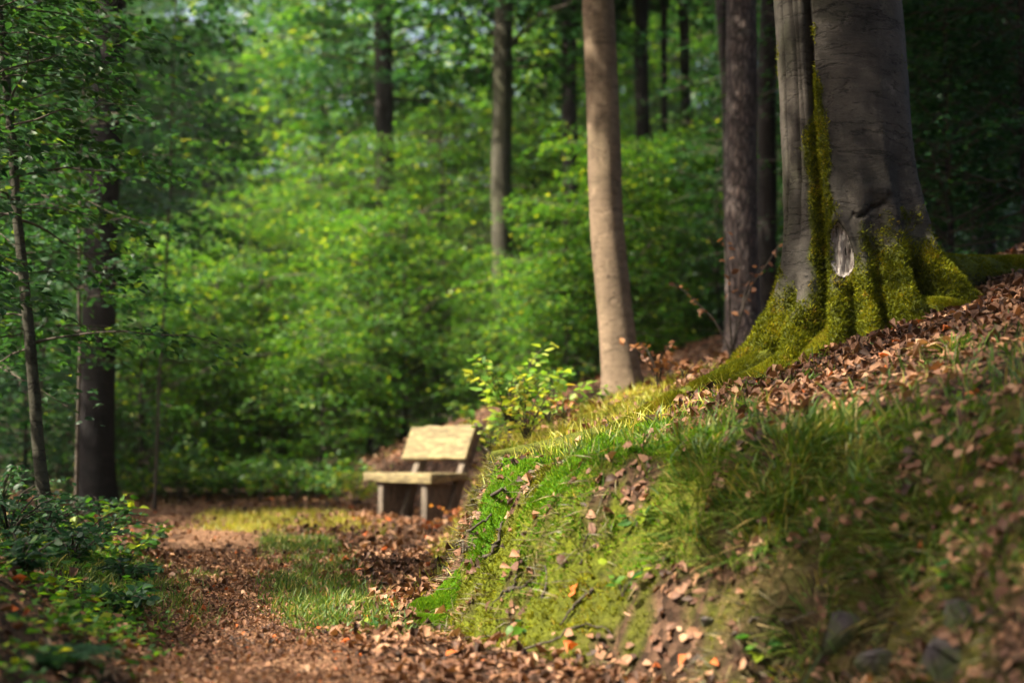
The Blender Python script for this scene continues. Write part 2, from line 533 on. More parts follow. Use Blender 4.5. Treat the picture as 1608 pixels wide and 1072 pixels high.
def masks(x, y):
    x, y = np.broadcast_arrays(np.asarray(x, float), np.asarray(y, float))
    xf = np.interp(y, YK, XF); u = x - xf
    v = np.interp(y, YK, XL) - x
    n1 = fbm(x * 2.2, y * 2.2); n2 = fbm(x * 1.1 + 9, y * 1.1 + 5); n3 = fbm(x * 6 + 2, y * 6)
    tw = 0.22 + 0.02 * y
    path = 1 - sstep(tw * 0.6, tw * 1.4, np.abs(x - np.interp(y, *TRAIL) + 0.3 * n1))
    path = path * (v < 0.3)
    on_bank = sstep(-0.12, 0.1, u)
    n4 = fbm(x * 15 + 1, y * 15)
    moss = on_bank * sstep(-0.03, 0.10, 0.8 * n1 + 0.8 * n3 + 0.7 * n4 + 0.13 * (1 - sstep(0.4, 1.3, u)) * sstep(0.0, 0.3, u) - 0.015) * (y < 12)
    moss = moss * (1 - 0.85 * sstep(0.7, 1.4, u - 0.5 * sstep(5.6, 6.4, y))) * (0.45 + 0.55 * sstep(4.0, 5.0, y))
    grass = np.zeros_like(x)
    strip = (1 - sstep(0.12, 0.34, np.abs(x - (np.interp(y, *TRAIL) + 0.20 + 0.022 * y)))) * sstep(4.8, 5.5, y) * (1 - sstep(9, 12.5, y))
    grass = np.maximum(grass, strip * sstep(-0.16, 0.0, n1))
    verge = sstep(-0.25, 0.1, v) * (1 - sstep(0.3, 1.0, v)) * sstep(5, 6.5, y) * (1 - sstep(14, 18, y))
    grass = np.maximum(grass, verge * sstep(-0.1, 0.08, n2))
    dry = on_bank * sstep(5.8, 6.8, y) * (1 - sstep(10, 13, y)) * (1 - sstep(1.2, 1.9, u)) * sstep(-0.24, -0.02, n1 + 0.4 * n3)
    dry = np.maximum(dry, (1 - sstep(0.3, 0.9, np.abs(x + 1.9 + 0.2 * (y - 12)))) * sstep(10.5, 11.5, y) * (1 - sstep(14, 16, y)) * sstep(-0.06, 0.1, n1))
    slope = sstep(0.35, 0.7, u) * (1 - sstep(1.3, 2.2, u)) * (1 - sstep(5.6, 6.6, y)) * sstep(-0.10, 0.08, 0.8 * n2 + 0.5 * n1 + 0.4 * n3)
    grass = np.maximum(grass, slope)
    pt = sstep(0.02, 0.06, pit(x, y))
    moss, grass, dry = moss * (1 - 0.8 * pt), grass * (1 - 0.8 * pt), dry * (1 - 0.8 * pt)
    cover = sstep(-0.05, 0.35, v)                       # herbs left of the trail
    litter = (1 - 0.7 * pt) * np.clip(1 - 0.8 * moss - 0.7 * grass - 0.75 * cover - 0.35 * path, 0.04, 1)
    litter = litter * (1 - 0.35 * on_bank * (1 - sstep(0.25, 0.45, u)) * sstep(-0.1, 0.1, n3))
    return dict(path=path, moss=moss, grass=grass, dry=dry, cover=cover, litter=litter, u=u, v=v)


gx = np.unique(np.concatenate([np.linspace(-90, -12, 26), np.linspace(-12, -3.2, 60), np.arange(-3.2, 3.6, 0.045), np.linspace(3.6, 12, 56), np.linspace(12, 90, 26)]))
gy = np.unique(np.concatenate([np.linspace(-30, 1.0, 30), np.linspace(1, 2.4, 20), np.arange(2.4, 9.5, 0.045), np.linspace(9.5, 22, 140), np.linspace(22, 110, 50)]))
GX, GY = np.meshgrid(gx, gy)
GZ = H(GX, GY)
mk = masks(GX.ravel(), GY.ravel())
nx, ny = len(gx), len(gy)
ii, jj = np.meshgrid(np.arange(ny - 1), np.arange(nx - 1), indexing='ij')
TF = np.stack([ii * nx + jj, ii * nx + jj + 1, (ii + 1) * nx + jj + 1, (ii + 1) * nx + jj], -1).reshape(-1, 4)
me = np_mesh('forest_floor', np.stack([GX, GY, GZ], -1).reshape(-1, 3), TF,
             {'moss': mk['moss'], 'litter': mk['litter'], 'path': mk['path']}, True)
floor = link('forest_floor', me, M['ground'], kind='structure')

# ------------------------------------------------------------------ leaf / blade templates
QL = np.array([[0, 1, 2, 3]])


def leaf4(fold=0.12, w=0.3):
    return np.array([[0, 0, 0], [0.45, w, fold], [1, 0, -0.06], [0.45, -w, fold]], float), [QL]


def leaf8(w=0.31, curl=0.0, bend=0.0, twist=0.0):
    v = []
    for t, ww in ((0, 0), (0.3, 0.92), (0.68, 0.78), (1, 0)):
        for sgn in ((1, 0, -1) if ww else (0,)):
            y = sgn * ww * w
            z = curl * (abs(sgn) * ww) ** 2 * w * 2 - bend * (t - 0.5) ** 2 * 2 + bend * 0.5 + twist * sgn * (t - 0.5)
            v.append([t, y, z])
    f4 = np.array([[0, 3, 2, 1], [1, 2, 5, 4], [2, 3, 6, 5], [4, 5, 6, 7]])
    return np.array(v, float), [f4]


LIT_T = [leaf8(0.32, c, b, t) for c, b, t in ((0.2, 0.08, 0.1), (-0.15, 0.1, -0.1), (0.5, -0.1, 0.2), (0.15, 0.3, 0.0), (1.0, 0.1, -0.2), (-0.3, -0.05, 0.25))]
LEAF_T = [leaf4(0.1), leaf4(0.16, 0.33), leaf4(-0.08, 0.28)]
NEAR_T = [leaf8(0.33, 0.25, 0.12), leaf8(0.3, 0.35, -0.1), leaf8(0.35, -0.15, 0.18, 0.05)]


def blade(segs=3, bend=0.5, w=0.5):
    v, f = [], []
    for i in range(segs + 1):
        t = i / segs
        x = bend * t * t; z = t * (1 - 0.25 * bend * t)
        if i < segs:
            v += [[x, -w * (1 - 0.6 * t), z], [x, w * (1 - 0.6 * t), z]]
        else:
            v += [[x, 0, z]]
    q = np.array([[2 * i, 2 * i + 1, 2 * i + 3, 2 * i + 2] for i in range(segs - 1)])
    return np.array(v, float), [q, np.array([[2 * segs - 2, 2 * segs - 1, 2 * segs]])]


BLADES = [blade(3, b) for b in (0.15, 0.4, 0.7, 1.0)]
MOSS_T = [(np.array([[-0.28, 0, -0.2], [0.28, 0, -0.2], [0.1 * k, 0.25 * k, 1.0], ], float), [np.array([[0, 1, 2]])]) for k in (-1, 0.3, 1)]


def rand_pts(n, x0, x1, y0, y1, fn):
    x = rng.uniform(x0, x1, n); y = rng.uniform(y0, y1, n)
    k = rng.random(n) < fn(x, y)
    return x[k], y[k]


def in_view(x, y, z=None, pad=60):
    p = np.stack([x, y, H(x, y) if z is None else z], 1)
    a, b, f = to_px(p)
    return (a > -pad) & (a < 1608 + pad) & (b < 1072 + pad * 2) & (f > 1.5)


# ------------------------------------------------------------------ leaf litter (300 leaves as objects, the rest one mass)
def lit_density(x, y):
    m = masks(x, y)
    patch = np.clip(0.85 + 1.4 * fbm(x * 1.7 + 20, y * 1.7), 0.45, 1)
    return m['litter'] * patch * np.where(m['moss'] + m['dry'] > 0.5, np.where(fbm(x * 5, y * 5 + 30) > 0.05, 0.6, 0.1), 1) * np.where(m['path'] > 0.5, 0.6, 1)


lx1, ly1 = rand_pts(125000, -3.0, 4.2, 2.6, 9.0, lit_density)
lx2, ly2 = rand_pts(42000, -7.0, 6.5, 9.0, 20.0, lit_density)
lx3, ly3 = rand_pts(120000, -2.6, -0.1, 2.8, 9.0, lambda x, y: masks(x, y)['path'] * 0.8)
lx = np.concatenate([lx1, lx2, lx3]); ly = np.concatenate([ly1, ly2, ly3])
frag = np.concatenate([np.ones(len(lx1) + len(lx2)), np.full(len(lx3), 0.55)])
k = in_view(lx, ly); lx, ly, frag = lx[k], ly[k], frag[k]
lm = masks(lx, ly)
size = (0.012 + 0.042 * rng.random(len(lx)) ** 0.8) * np.clip(0.55 + 0.075 * ly, 0.75, 1.1) * np.where(ly > 9, 1.35, 1.0) * np.where(lm['path'] > 0.5, 0.7, 1.0) * frag
nrm = Hn(lx, ly) + rng.normal(0, 1, (len(lx), 3)) * np.array([1, 1, 0.3]) * rng.uniform(0.1, 0.5, len(lx))[:, None]
nrm[:, 2] = np.maximum(nrm[:, 2], 0.15)
lp = np.stack([lx, ly, H(lx, ly) + rng.uniform(0.002, 0.022, len(lx))], 1)
lf = frames(nrm, rng.uniform(0, 6.28, len(lx)))
lr = np.clip(rng.normal(0.33, 0.22, len(lx)) + 0.5 * fbm(lx * 1.3, ly * 1.3 + 60), 0, 0.97)
lr[rng.random(len(lx)) < 0.012] = 1.0
dist = np.linalg.norm(lp - CAM, axis=1)
vis = in_view(lx, ly, pad=-20) & (lm['litter'] > 0.5)
order = np.argsort(-(size / dist) * vis)
big = order[:1200][::4][:300]
rest = np.setdiff1d(np.arange(len(lx)), big)
asp = np.stack([np.ones(len(lx)), rng.uniform(0.55, 1.35, len(lx)), rng.uniform(0.4, 1.6, len(lx))], 1)
V, F, A = spread(LIT_T, lp[rest], lf[rest], size[rest][:, None] * asp[rest], lr[rest])
link('leaf_litter', np_mesh('leaf_litter', V, F, A), M['litter'], floor, kind='stuff')
lit_meshes = []
for i in range(18):
    tv, tf = LIT_T[i % 6]
    lit_meshes.append(np_mesh('fallen_leaf', tv, tf, {'rnd': np.full(len(tv), [0.3, 0.55, 0.8][i // 6])}))
    lit_meshes[-1].materials.append(M['litter'])
for n_, i in enumerate(big):
    o = bpy.data.objects.new('fallen_leaf', lit_meshes[n_ % 18]); col.objects.link(o)
    o.parent = floor
    m4 = Matrix(lf[i].tolist()).to_4x4()
    o.matrix_world = Matrix.Translation(lp[i] + np.array([0, 0, 0.012])) @ m4 @ Matrix.Scale(float(size[i]) * 1.1, 4)

# ------------------------------------------------------------------ moss on the bank
gxp, gyp = rand_pts(420000, -0.7, 2.2, 3.2, 9.0, lambda x, y: masks(x, y)['moss'] ** 1.5 * 0.9)
kv = in_view(gxp, gyp); gxp, gyp = gxp[kv], gyp[kv]
bright = fbm(gxp * 1.6 + 40, gyp * 1.6) + 0.3 * fbm(gxp * 6, gyp * 6) - 0.25 * (1 - sstep(0.15, 0.45, masks(gxp, gyp)['u']))
nn = Hn(gxp, gyp)
for nm, sel, mat_ in (('moss', bright <= 0.03, M['moss']), ('moss', bright > 0.03, M['moss_bright'])):
    x_, y_ = gxp[sel], gyp[sel]
    N = len(x_)
    nr = nn[sel] + rng.normal(0, 0.5, (N, 3))
    s_ = rng.uniform(0.009, 0.022, N)
    s3 = np.stack([s_ * 0.75, s_ * 0.75, s_], 1)
    rr = np.clip(0.5 + 1.1 * fbm(x_ * 9, y_ * 9) + rng.normal(0, 0.16, N), 0, 0.97)
    V, F, A = spread(MOSS_T, np.stack([x_, y_, H(x_, y_)], 1), frames(nr, rng.uniform(0, 6.28, N)), s3, rr)
    link(nm, np_mesh('moss', V, F, A), mat_, floor, kind='stuff')


# ------------------------------------------------------------------ grass
def blades_at(x, y, hgt, lean=0.25, wid=0.0035, rnd=None, z=None):
    N = len(x)
    nr = np.tile([0, 0, 1.0], (N, 1)) + rng.normal(0, lean, (N, 3)) + 0.3 * Hn(x, y)
    zz = H(x, y) - 0.004 if z is None else z
    rr = np.clip(rng.normal(0.42, 0.3, N), 0, 1) if rnd is None else rnd
    s3 = np.stack([hgt, np.full(N, wid) * rng.uniform(0.7, 1.3, N) * 2, hgt], 1)
    return spread(BLADES, np.stack([x, y, zz], 1), frames(nr, rng.uniform(0, 6.28, N)), s3, rr)


bx_, by_ = rand_pts(150000, -4.0, 3.0, 2.8, 14, lambda x, y: masks(x, y)['grass'] * 0.8)
k = in_view(bx_, by_); bx_, by_ = bx_[k], by_[k]
hg = rng.uniform(0.03, 0.10, len(bx_)) * (1 + 0.9 * np.clip(fbm(bx_ * 2, by_ * 2), -0.4, 0.5)) * np.where(bx_ > 0.2, 1.1, 0.7)
sx_, sy_ = rand_pts(80000, -2.4, 0.0, 4.4, 12, lambda x, y: masks(x, y)['grass'] * 0.9)
bx_, by_ = np.concatenate([bx_, sx_]), np.concatenate([by_, sy_]); hg = np.concatenate([hg, rng.uniform(0.025, 0.08, len(sx_))])
link('grass', np_mesh('grass', *blades_at(bx_, by_, hg, 0.4)), M['grass'], kind='stuff', label='short green grass beside the trail and on the slope', cat='grass')
bx_, by_ = rand_pts(110000, -3.2, 2.6, 5.4, 15, lambda x, y: masks(x, y)['dry'] * 0.8)
k = in_view(bx_, by_); bx_, by_ = bx_[k], by_[k]
hg = rng.uniform(0.03, 0.11, len(bx_))
link('dry_grass', np_mesh('dry_grass', *blades_at(bx_, by_, hg, 0.5)), M['grass_dry'], kind='stuff', label='yellow straw coloured grass on the sunlit bank top', cat='grass')


# withered strands hanging down the face of the bank
bx_, by_ = rand_pts(70000, -0.8, 2.2, 2.8, 9, lambda x, y: sstep(-0.1, 0.05, masks(x, y)['u']) * (1 - sstep(0.3, 0.75, masks(x, y)['u'])) * sstep(-0.1, 0.15, fbm(x * 4 + 50, y * 4)))
k = in_view(bx_, by_); bx_, by_ = bx_[k], by_[k]; n_ = len(bx_)
gn = Hn(bx_, by_, 0.08)
dn = np.stack([gn[:, 0], gn[:, 1], np.zeros(n_)], 1); dn /= np.linalg.norm(dn, axis=1, keepdims=True) + 1e-6
yw = np.arctan2(dn[:, 1], dn[:, 0]) + rng.normal(0, 0.9, n_)
nr_ = gn * 0.9 + dn * 0.35 + rng.normal(0, 0.35, (n_, 3))
hh = rng.uniform(0.025, 0.10, n_)
V, F, A = spread(BLADES, np.stack([bx_, by_, H(bx_, by_) - 0.003], 1), frames(nr_, yw), np.stack([hh * 1.4, np.full(n_, 0.0042), hh * 0.7], 1), np.clip(rng.normal(.45, .28, n_), 0, 1))
link('withered_grass', np_mesh('withered_grass', V, F, A), M['grass_dead'], kind='stuff', label='withered brown grass hanging over the face of the bank', cat='grass')

# ------------------------------------------------------------------ tussocks
def tussock(px, py, n, h, spread_r, label, mat='grass', wid=0.004, lean=0.45):
    c = on_ground(px, py)
    a = rng.uniform(0, 6.28, n); r = spread_r * np.sqrt(rng.random(n))
    x, y = c[0] + r * np.cos(a), c[1] + r * np.sin(a)
    out = np.stack([np.cos(a), np.sin(a), np.zeros(n)], 1) * (0.2 + lean * (r / spread_r))[:, None]
    nr = np.tile([0, 0, 1.0], (n, 1)) + out + rng.normal(0, 0.15, (n, 3))
    hh = rng.uniform(0.35, 1.0, n) * h
    s3 = np.stack([hh * 1.3, np.full(n, wid * 1.7), hh * 0.8], 1)
    V, F, A = spread(BLADES, np.stack([x, y, H(x, y) - 0.005], 1) - c, frames(nr, a + rng.normal(0, 0.4, n)), s3, np.clip(rng.normal(0.45, 0.3, n), 0, 1))
    return link('grass_tussock', np_mesh('grass_tussock', V, F, A), M[mat], None, c, label, 'grass', 'grass tussocks')


tussock(520, 955, 420, 0.15, 0.13, 'dark green grass tussock between trail and leaf litter, left of the bank', lean=0.8)
tussock(1240, 690, 700, 0.17, 0.20, 'broad green grass tussock on the slope below the mossy beech roots', lean=0.6)
tussock(1110, 740, 500, 0.14, 0.18, 'green grass tussock in the middle of the slope', lean=0.6)
tussock(1215, 790, 600, 0.14, 0.18, 'green grass tussock below the broad one on the dark slope', lean=0.6)
tussock(1330, 740, 420, 0.10, 0.16, 'low green grass tussock among leaves on the right slope', lean=0.6)
tussock(1500, 740, 700, 0.12, 0.18, 'soft green grass tussock near the right edge of the slope', lean=0.7)
tussock(1430, 800, 600, 0.11, 0.16, 'blurred green grass tussock left of the one at the right edge', lean=0.7)
tussock(1570, 850, 500, 0.10, 0.15, 'dark green grass tussock at the right edge above the stones', lean=0.7)
tussock(1492, 545, 200, 0.10, 0.07, 'small green grass tussock at the foot of the old beech', lean=0.5)
tussock(960, 635, 500, 0.12, 0.25, 'yellow grass tussock on the bank in front of the leaning beech', 'grass_dry', lean=0.6)
tussock(880, 680, 500, 0.11, 0.25, 'yellow grass tussock on the bank right of the bench', 'grass_dry', lean=0.6)
tussock(1090, 590, 300, 0.14, 0.18, 'pale grass tussock between leaning beech and old beech', 'grass_dry', lean=0.5)
tussock(290, 905, 600, 0.10, 0.22, 'green grass tussock at the left edge of the trail', lean=0.6)
tussock(455, 905, 420, 0.09, 0.18, 'lush green grass tussock right of the trail', lean=0.6)
tussock(1285, 895, 500, 0.13, 0.14, 'shaded grass tussock hanging over the hollow in the bank', lean=0.9)

# ------------------------------------------------------------------ bench
BL = np.array([math.sin(R(35)), -math.cos(R(35))]); BN = np.array([-math.cos(R(35)), -math.sin(R(35))])
bc = np.array([-0.80, 13.45]); bz = 0.085
bench = link('park_bench', None, None, None, (bc[0], bc[1], bz), 'weathered wooden bench with one broad back board beside the mossy bank', 'bench')
bench.rotation_euler = (0, 0, math.atan2(BL[1], BL[0]))
# local x = along the bench towards the near end, local y = left of it, so the front is local -y


def plank(x0, x1, y0, y1, z0, z1, nx_=22, ny_=8, edge=0.015, under=0.0, seed=0.0, tilt=0.0):
    xs = np.linspace(0, 1, nx_); ys = np.linspace(0, 1, ny_)
    X, Y = np.meshgrid(xs, ys)
    wx = x0 + (x1 - x0) * X; wy = y0 + (y1 - y0) * Y
    wy = wy + (Y * 2 - 1) * edge * 2 * fbm(wx * 5 + seed, Y.round() * 7 + seed)
    wx = wx + (X * 2 - 1) * edge * fbm(X.round() * 5 + seed, wy * 9)
    top = z1 + 0.006 * fbm(wx * 6, wy * 6, seed)
    bot = z0 + 0.006 * fbm(wx * 6, wy * 6, seed + 3) + under * np.maximum(0, fbm(wx * 3.3 + seed, wy * 2)) * 2
    V = np.concatenate([np.stack([wx, wy, top], -1).reshape(-1, 3), np.stack([wx, wy, bot], -1).reshape(-1, 3)])
    n0 = nx_ * ny_
    i, j = np.meshgrid(np.arange(ny_ - 1), np.arange(nx_ - 1), indexing='ij')
    q = np.stack([i * nx_ + j, i * nx_ + j + 1, (i + 1) * nx_ + j + 1, (i + 1) * nx_ + j], -1).reshape(-1, 4)
    loop = list(range(nx_)) + [k * nx_ + nx_ - 1 for k in range(1, ny_)] + [(ny_ - 1) * nx_ + k for k in range(nx_ - 2, -1, -1)] + [k * nx_ for k in range(ny_ - 2, 0, -1)]
    loop = np.array(loop); nxt = np.roll(loop, -1)
    side = np.stack([loop, loop + n0, nxt + n0, nxt], -1)
    return V, [q, (q + n0)[:, ::-1], side]


def bevel(o, w=0.008):
    b = o.modifiers.new('bevel', 'BEVEL'); b.width = w; b.segments = 2; b.limit_method = 'ANGLE'; b.angle_limit = R(50)


o = link('seat', np_mesh('seat', *plank(-0.66, 0.58, -0.32, 0.10, 0.312, 0.405, edge=0.02, under=0.06, seed=3)), M['bench_wood'], bench); bevel(o)
V, F = plank(-0.575, 0.565, 0, 0.34, -0.02, 0.025, edge=0.012, seed=11)
rec = R(21)
# stand the board up: plank y -> up along the recline, plank z -> forward
Vb = np.stack([V[:, 0], 0.075 + V[:, 1] * math.sin(rec) - V[:, 2] * math.cos(rec), 0.525 + V[:, 1] * math.cos(rec) + V[:, 2] * math.sin(rec)], 1)
notch = 0.012 * np.exp(-((Vb[:, 0] + 0.02) / 0.02) ** 2) * (V[:, 1] > 0.3)
Vb[:, 2] -= notch
o = link('backrest', np_mesh('backrest', Vb, [f[:, ::-1] for f in F]), M['bench_wood'], bench); bevel(o)
for sx in (-0.40, 0.40):
    V, F = plank(sx - 0.045, sx + 0.045, -0.28, 0.07, -0.10, 0.308, 5, 12, 0.006, 0, 20 + sx)
    o = link('leg', np_mesh('leg', V, F), M['bench_leg'], bench); bevel(o)
    zs = np.linspace(-0.12, 0.86, 10)
    Vp = []
    for z in zs:
        yb = 0.105 + (z - 0.525) * math.tan(rec)
        w = 0.045 + 0.004 * math.sin(z * 9 + sx * 5)
        for (ax, ay) in ((-w, 0), (w, 0), (w, 0.09), (-w, 0.09)):
            Vp.append([sx + 0.09 * (1 if sx < 0 else 1) * 0.6 + ax, yb + ay, z])
    Vp = np.array(Vp)
    Fp = np.array([[4 * i + j, 4 * i + (j + 1) % 4, 4 * i + 4 + (j + 1) % 4, 4 * i + 4 + j] for i in range(9) for j in range(4)] + [[36, 37, 38, 39], [3, 2, 1, 0]])
    o = link('post', np_mesh('post', Vp, Fp), M['bench_leg'], bench); bevel(o)

# ------------------------------------------------------------------ the old beech on the slope
TX, TY = 1.80, 7.40
TZ = float(H0(TX, TY))
LOBES = [  # angle, reach, half width, height of decay
    (196, 0.52, 15, 0.30), (222, 0.42, 10, 0.30), (243, 0.28, 9, 0.26), (263, 0.24, 8, 0.24), (288, 0.30, 10, 0.30),
    (318, 0.36, 12, 0.32), (12, 0.34, 12, 0.24), (60, 0.25, 16, 0.25), (105, 0.25, 16, 0.25), (150, 0.3, 16, 0.28)]


def old_axis(z):
    return TX - 0.048 * (z - TZ) + 0.02, TY + 0.0 * z


def old_r(th, z):
    """radius of the old beech at angle th (degrees) and height z"""
    gd = H0(TX + 0.6 * np.cos(np.radians(th)), TY + 0.6 * np.sin(np.radians(th)))
    zc = z - TZ
    zl = z - gd
    r = 0.338 + 0.05 * np.exp(-np.maximum(zc, -0.3) / 0.5) - 0.004 * np.maximum(zc, 0)
    wtot = 0
    for a, A_, w, hk in LOBES:
        d = (th - a + 180) % 360 - 180
        d = d + 5 * fbm(z * 3, a * 0.37) * 2
        lob = np.exp(-(d / w) ** 2)
        r = r + A_ * lob * np.exp(-np.clip(zl, -0.35, 9) / hk) * 0.95
        wtot = np.maximum(wtot, lob)
    r = r - 0.08 * (1 - wtot) * np.exp(-np.clip(zl - 0.1, 0, 9) / 0.3)
    # the old rib on the left and the seams beside it
    up = sstep(0.2, 0.6, zl)
    rib = np.exp(-(((th - 206) + 180) % 360 - 180) ** 2 / 17 ** 2)
    r = r + 0.02 * rib * up
    d = th - (230.5 + 3 * np.sin(z * 1.9) + 4 * fbm(z * 2.2, 3.0))
    groove = np.exp(-(np.maximum(np.abs(d) - 1.5, 0) / 2.4) ** 2)
    r = r - 0.055 * groove * sstep(0.12, 0.4, zl)
    for a, dep, w in ((199, 0.016, 1.1), (212, 0.02, 1.3), (220, 0.010, 0.9)):
        d2 = th - (a + 2.5 * np.sin(z * 1.3 + a) + 3 * fbm(z * 3, a))
        r = r - dep * np.exp(-(d2 / w) ** 2) * sstep(0.55, 1.0, zl)
    x, y = r * np.cos(np.radians(th)), r * np.sin(np.radians(th))
    low = 1 - sstep(0.15, 0.8, zl)
    r = r + 0.012 * fbm(x * 6, y * 6, z * 4) + low * (0.10 * fbm(x * 7, y * 7, z * 4) + 0.035 * fbm(x * 22, y * 22, z * 16))
    r = r + 0.004 * fbm(x * 5, y * 5, z * 9) * 2 * (1 - low)
    # wrinkle over the fold (an old branch scar) and the bare wound
    fold = np.exp(-((z - (TZ + 0.70 + 0.10 * fbm(th * 0.12, 3.0) + 0.0006 * (th - 300) * (th < 285) * 4)) / 0.014) ** 2) * sstep(250, 262, th) * (1 - sstep(280, 292, th))
    r = r + 0.016 * np.exp(-((z - (TZ + 0.735)) / 0.03) ** 2) * np.exp(-((th - 277) / 12) ** 2) - 0.022 * fold
    wd = ((th - 246 + 14 * (z - TZ - 0.43)) / (8.0 - 9 * (z - TZ - 0.43))) ** 2 + ((z - (TZ + 0.43)) / 0.135) ** 2
    wd = wd * (1 + 0.5 * fbm(th * 0.22, z * 11))
    r = r - 0.032 * (1 - sstep(0.75, 1.15, wd)) + 0.018 * np.exp(-((np.sqrt(wd) - 1.3) / 0.22) ** 2)
    return r, zl, groove, fold, wd


nth = 420
zz = np.unique(np.concatenate([np.arange(TZ - 0.75, TZ + 1.0, 0.011), np.arange(TZ + 1.0, TZ + 2.2, 0.018), np.linspace(TZ + 2.2, TZ + 9, 40)]))
# denser towards the camera side
tt = np.linspace(0, 1, nth, endpoint=False)
th = (tt * 360 + 28 * np.sin(2 * math.pi * (tt - 0.25)) * -1 + 0) % 360
th = np.sort(th)
TH, ZZ = np.meshgrid(th, zz)
RR, ZL, GR, FO, WD = old_r(TH, ZZ)
ax, ay = old_axis(ZZ)
PX, PY = ax + RR * np.cos(np.radians(TH)), ay + RR * np.sin(np.radians(TH))
mn = fbm(PX * 5, PY * 5, ZZ * 4) + 0.5 * fbm(PX * 16, PY * 16, ZZ * 12)
left = np.exp(-((TH - 222) / 45) ** 2)
mossA = sstep(-0.16, 0.16, 0.42 + 0.10 * left - 0.1 * np.exp(-((TH - 215) / 12) ** 2) - ZL + 0.7 * mn)
strip_c = 233 + 4 * np.sin(ZZ * 2.2)
mossB = np.exp(-((TH - strip_c - 1.5) / 8.5) ** 2) * sstep(0.35, 0.5, ZL) * (1 - sstep(1.15, 1.6, ZL)) + 0.8 * np.exp(-((TH - strip_c) / 5) ** 2) * sstep(1.3, 1.5, ZL) * (1 - sstep(1.7, 1.85, ZL)) * 0.6
mossB = sstep(0.25, 0.55, mossB + 0.9 * mn)
MO = np.maximum(mossA, mossB) * (WD > 1.15)
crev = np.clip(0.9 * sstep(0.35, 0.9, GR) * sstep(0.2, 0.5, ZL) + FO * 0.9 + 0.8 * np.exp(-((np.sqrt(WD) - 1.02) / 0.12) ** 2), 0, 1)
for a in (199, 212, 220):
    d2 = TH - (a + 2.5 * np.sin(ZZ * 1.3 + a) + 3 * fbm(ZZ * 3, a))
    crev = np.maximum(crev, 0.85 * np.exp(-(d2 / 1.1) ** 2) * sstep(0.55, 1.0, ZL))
nz_ = len(zz)
i, j = np.meshgrid(np.arange(nz_ - 1), np.arange(nth), indexing='ij')
F = np.stack([i * nth + j, i * nth + (j + 1) % nth, (i + 1) * nth + (j + 1) % nth, (i + 1) * nth + j], -1).reshape(-1, 4)
old_pts = np.stack([PX, PY, ZZ], -1)
old = link('old_beech', None, None, None, (TX, TY, TZ), 'massive old grey beech with mossy flared roots on the slope', 'tree')
orig = np.array([TX, TY, TZ])
trunk = link('trunk', np_mesh('old_trunk', old_pts.reshape(-1, 3) - orig, F, {'moss': MO.ravel() * 0.9, 'crev': crev.ravel()}, True), M['bark_old'], old)
# bare wood in the wound
tw = np.linspace(246 - 13, 246 + 13, 40); zw = np.linspace(TZ + 0.28, TZ + 0.575, 60)
TW, ZW = np.meshgrid(tw, zw)
wdr, _, _, _, wwd = old_r(TW, ZW)
base_r = 0.338 + 0.05 * np.exp(-0.43 / 0.5)
rip = 0.03 * fbm(TW * 0.28 + 2 * fbm(TW * 0.2, ZW * 6), ZW * 3.5) + 0.016 * fbm(TW * 0.8, ZW * 9)
axw, ayw = old_axis(ZW)
rw = wdr + 0.006 + rip * (wwd < 1.1)
keep = (wwd < 1.12)
P3 = np.stack([axw + rw * np.cos(np.radians(TW)), ayw + rw * np.sin(np.radians(TW)), ZW], -1).reshape(-1, 3) - orig
i, j = np.meshgrid(np.arange(59), np.arange(39), indexing='ij')
q = np.stack([i * 40 + j, i * 40 + j + 1, (i + 1) * 40 + j + 1, (i + 1) * 40 + j], -1).reshape(-1, 4)
q = q[keep.ravel()[q].all(1)]
used, inv = np.unique(q, return_inverse=True)
link('bare_wood_scar', np_mesh('bare_wood_scar', P3[used], inv.reshape(-1, 4), None, True), M['dead_wood'], old)

# moss tufts standing on the bark
dens = (MO[:-1] * (ZL[:-1] > -0.06)).ravel()
area = (np.linalg.norm(np.roll(old_pts, -1, 1)[:-1] - old_pts[:-1], axis=-1) * np.linalg.norm(old_pts[1:] - old_pts[:-1], axis=-1)).ravel()
camside = (PY[:-1].ravel() < TY + 0.35)
pr = dens * area * camside; pr = pr / pr.sum()
pick = rng.choice(len(pr), 95000, p=pr)
pi_, pj_ = np.divmod(pick, nth)
f1, f2 = rng.random(len(pick))[:, None], rng.random(len(pick))[:, None]
A0, A1, A2 = old_pts[pi_, pj_], old_pts[pi_, (pj_ + 1) % nth], old_pts[pi_ + 1, pj_]
mp_ = A0 + f1 * (A1 - A0) + f2 * (A2 - A0)
mnr = np.cross(A1 - A0, A2 - A0); mnr /= np.linalg.norm(mnr, axis=1, keepdims=True) + 1e-9
nr = mnr + rng.normal(0, 0.55, mnr.shape) + np.array([0, 0, 0.15])
s_ = rng.uniform(0.008, 0.026, len(pick))
rr = np.clip(0.5 + 1.5 * fbm(mp_[:, 0] * 12, mp_[:, 1] * 12, mp_[:, 2] * 12) + rng.normal(0, 0.15, len(pick)), 0, 0.96)
V, F, A = spread(MOSS_T, mp_ - orig, frames(nr, rng.uniform(0, 6.28, len(pick))), np.stack([s_ * .75, s_ * .75, s_], 1), rr)
link('moss', np_mesh('trunk_moss', V, F, A), M['moss'], old, kind='stuff')


def ground_root(ctrl, rads, n=50, seg=14, lift=0.0):
    c = np.array([[x, y, float(H0(x, y)) + dz] for x, y, dz in ctrl])
    p = smooth_path(c, n)
    r = np.interp(np.linspace(0, 1, n), np.linspace(0, 1, len(rads)), rads)
    return tube(p, r, seg, True, 0.28, 7.0), p, r


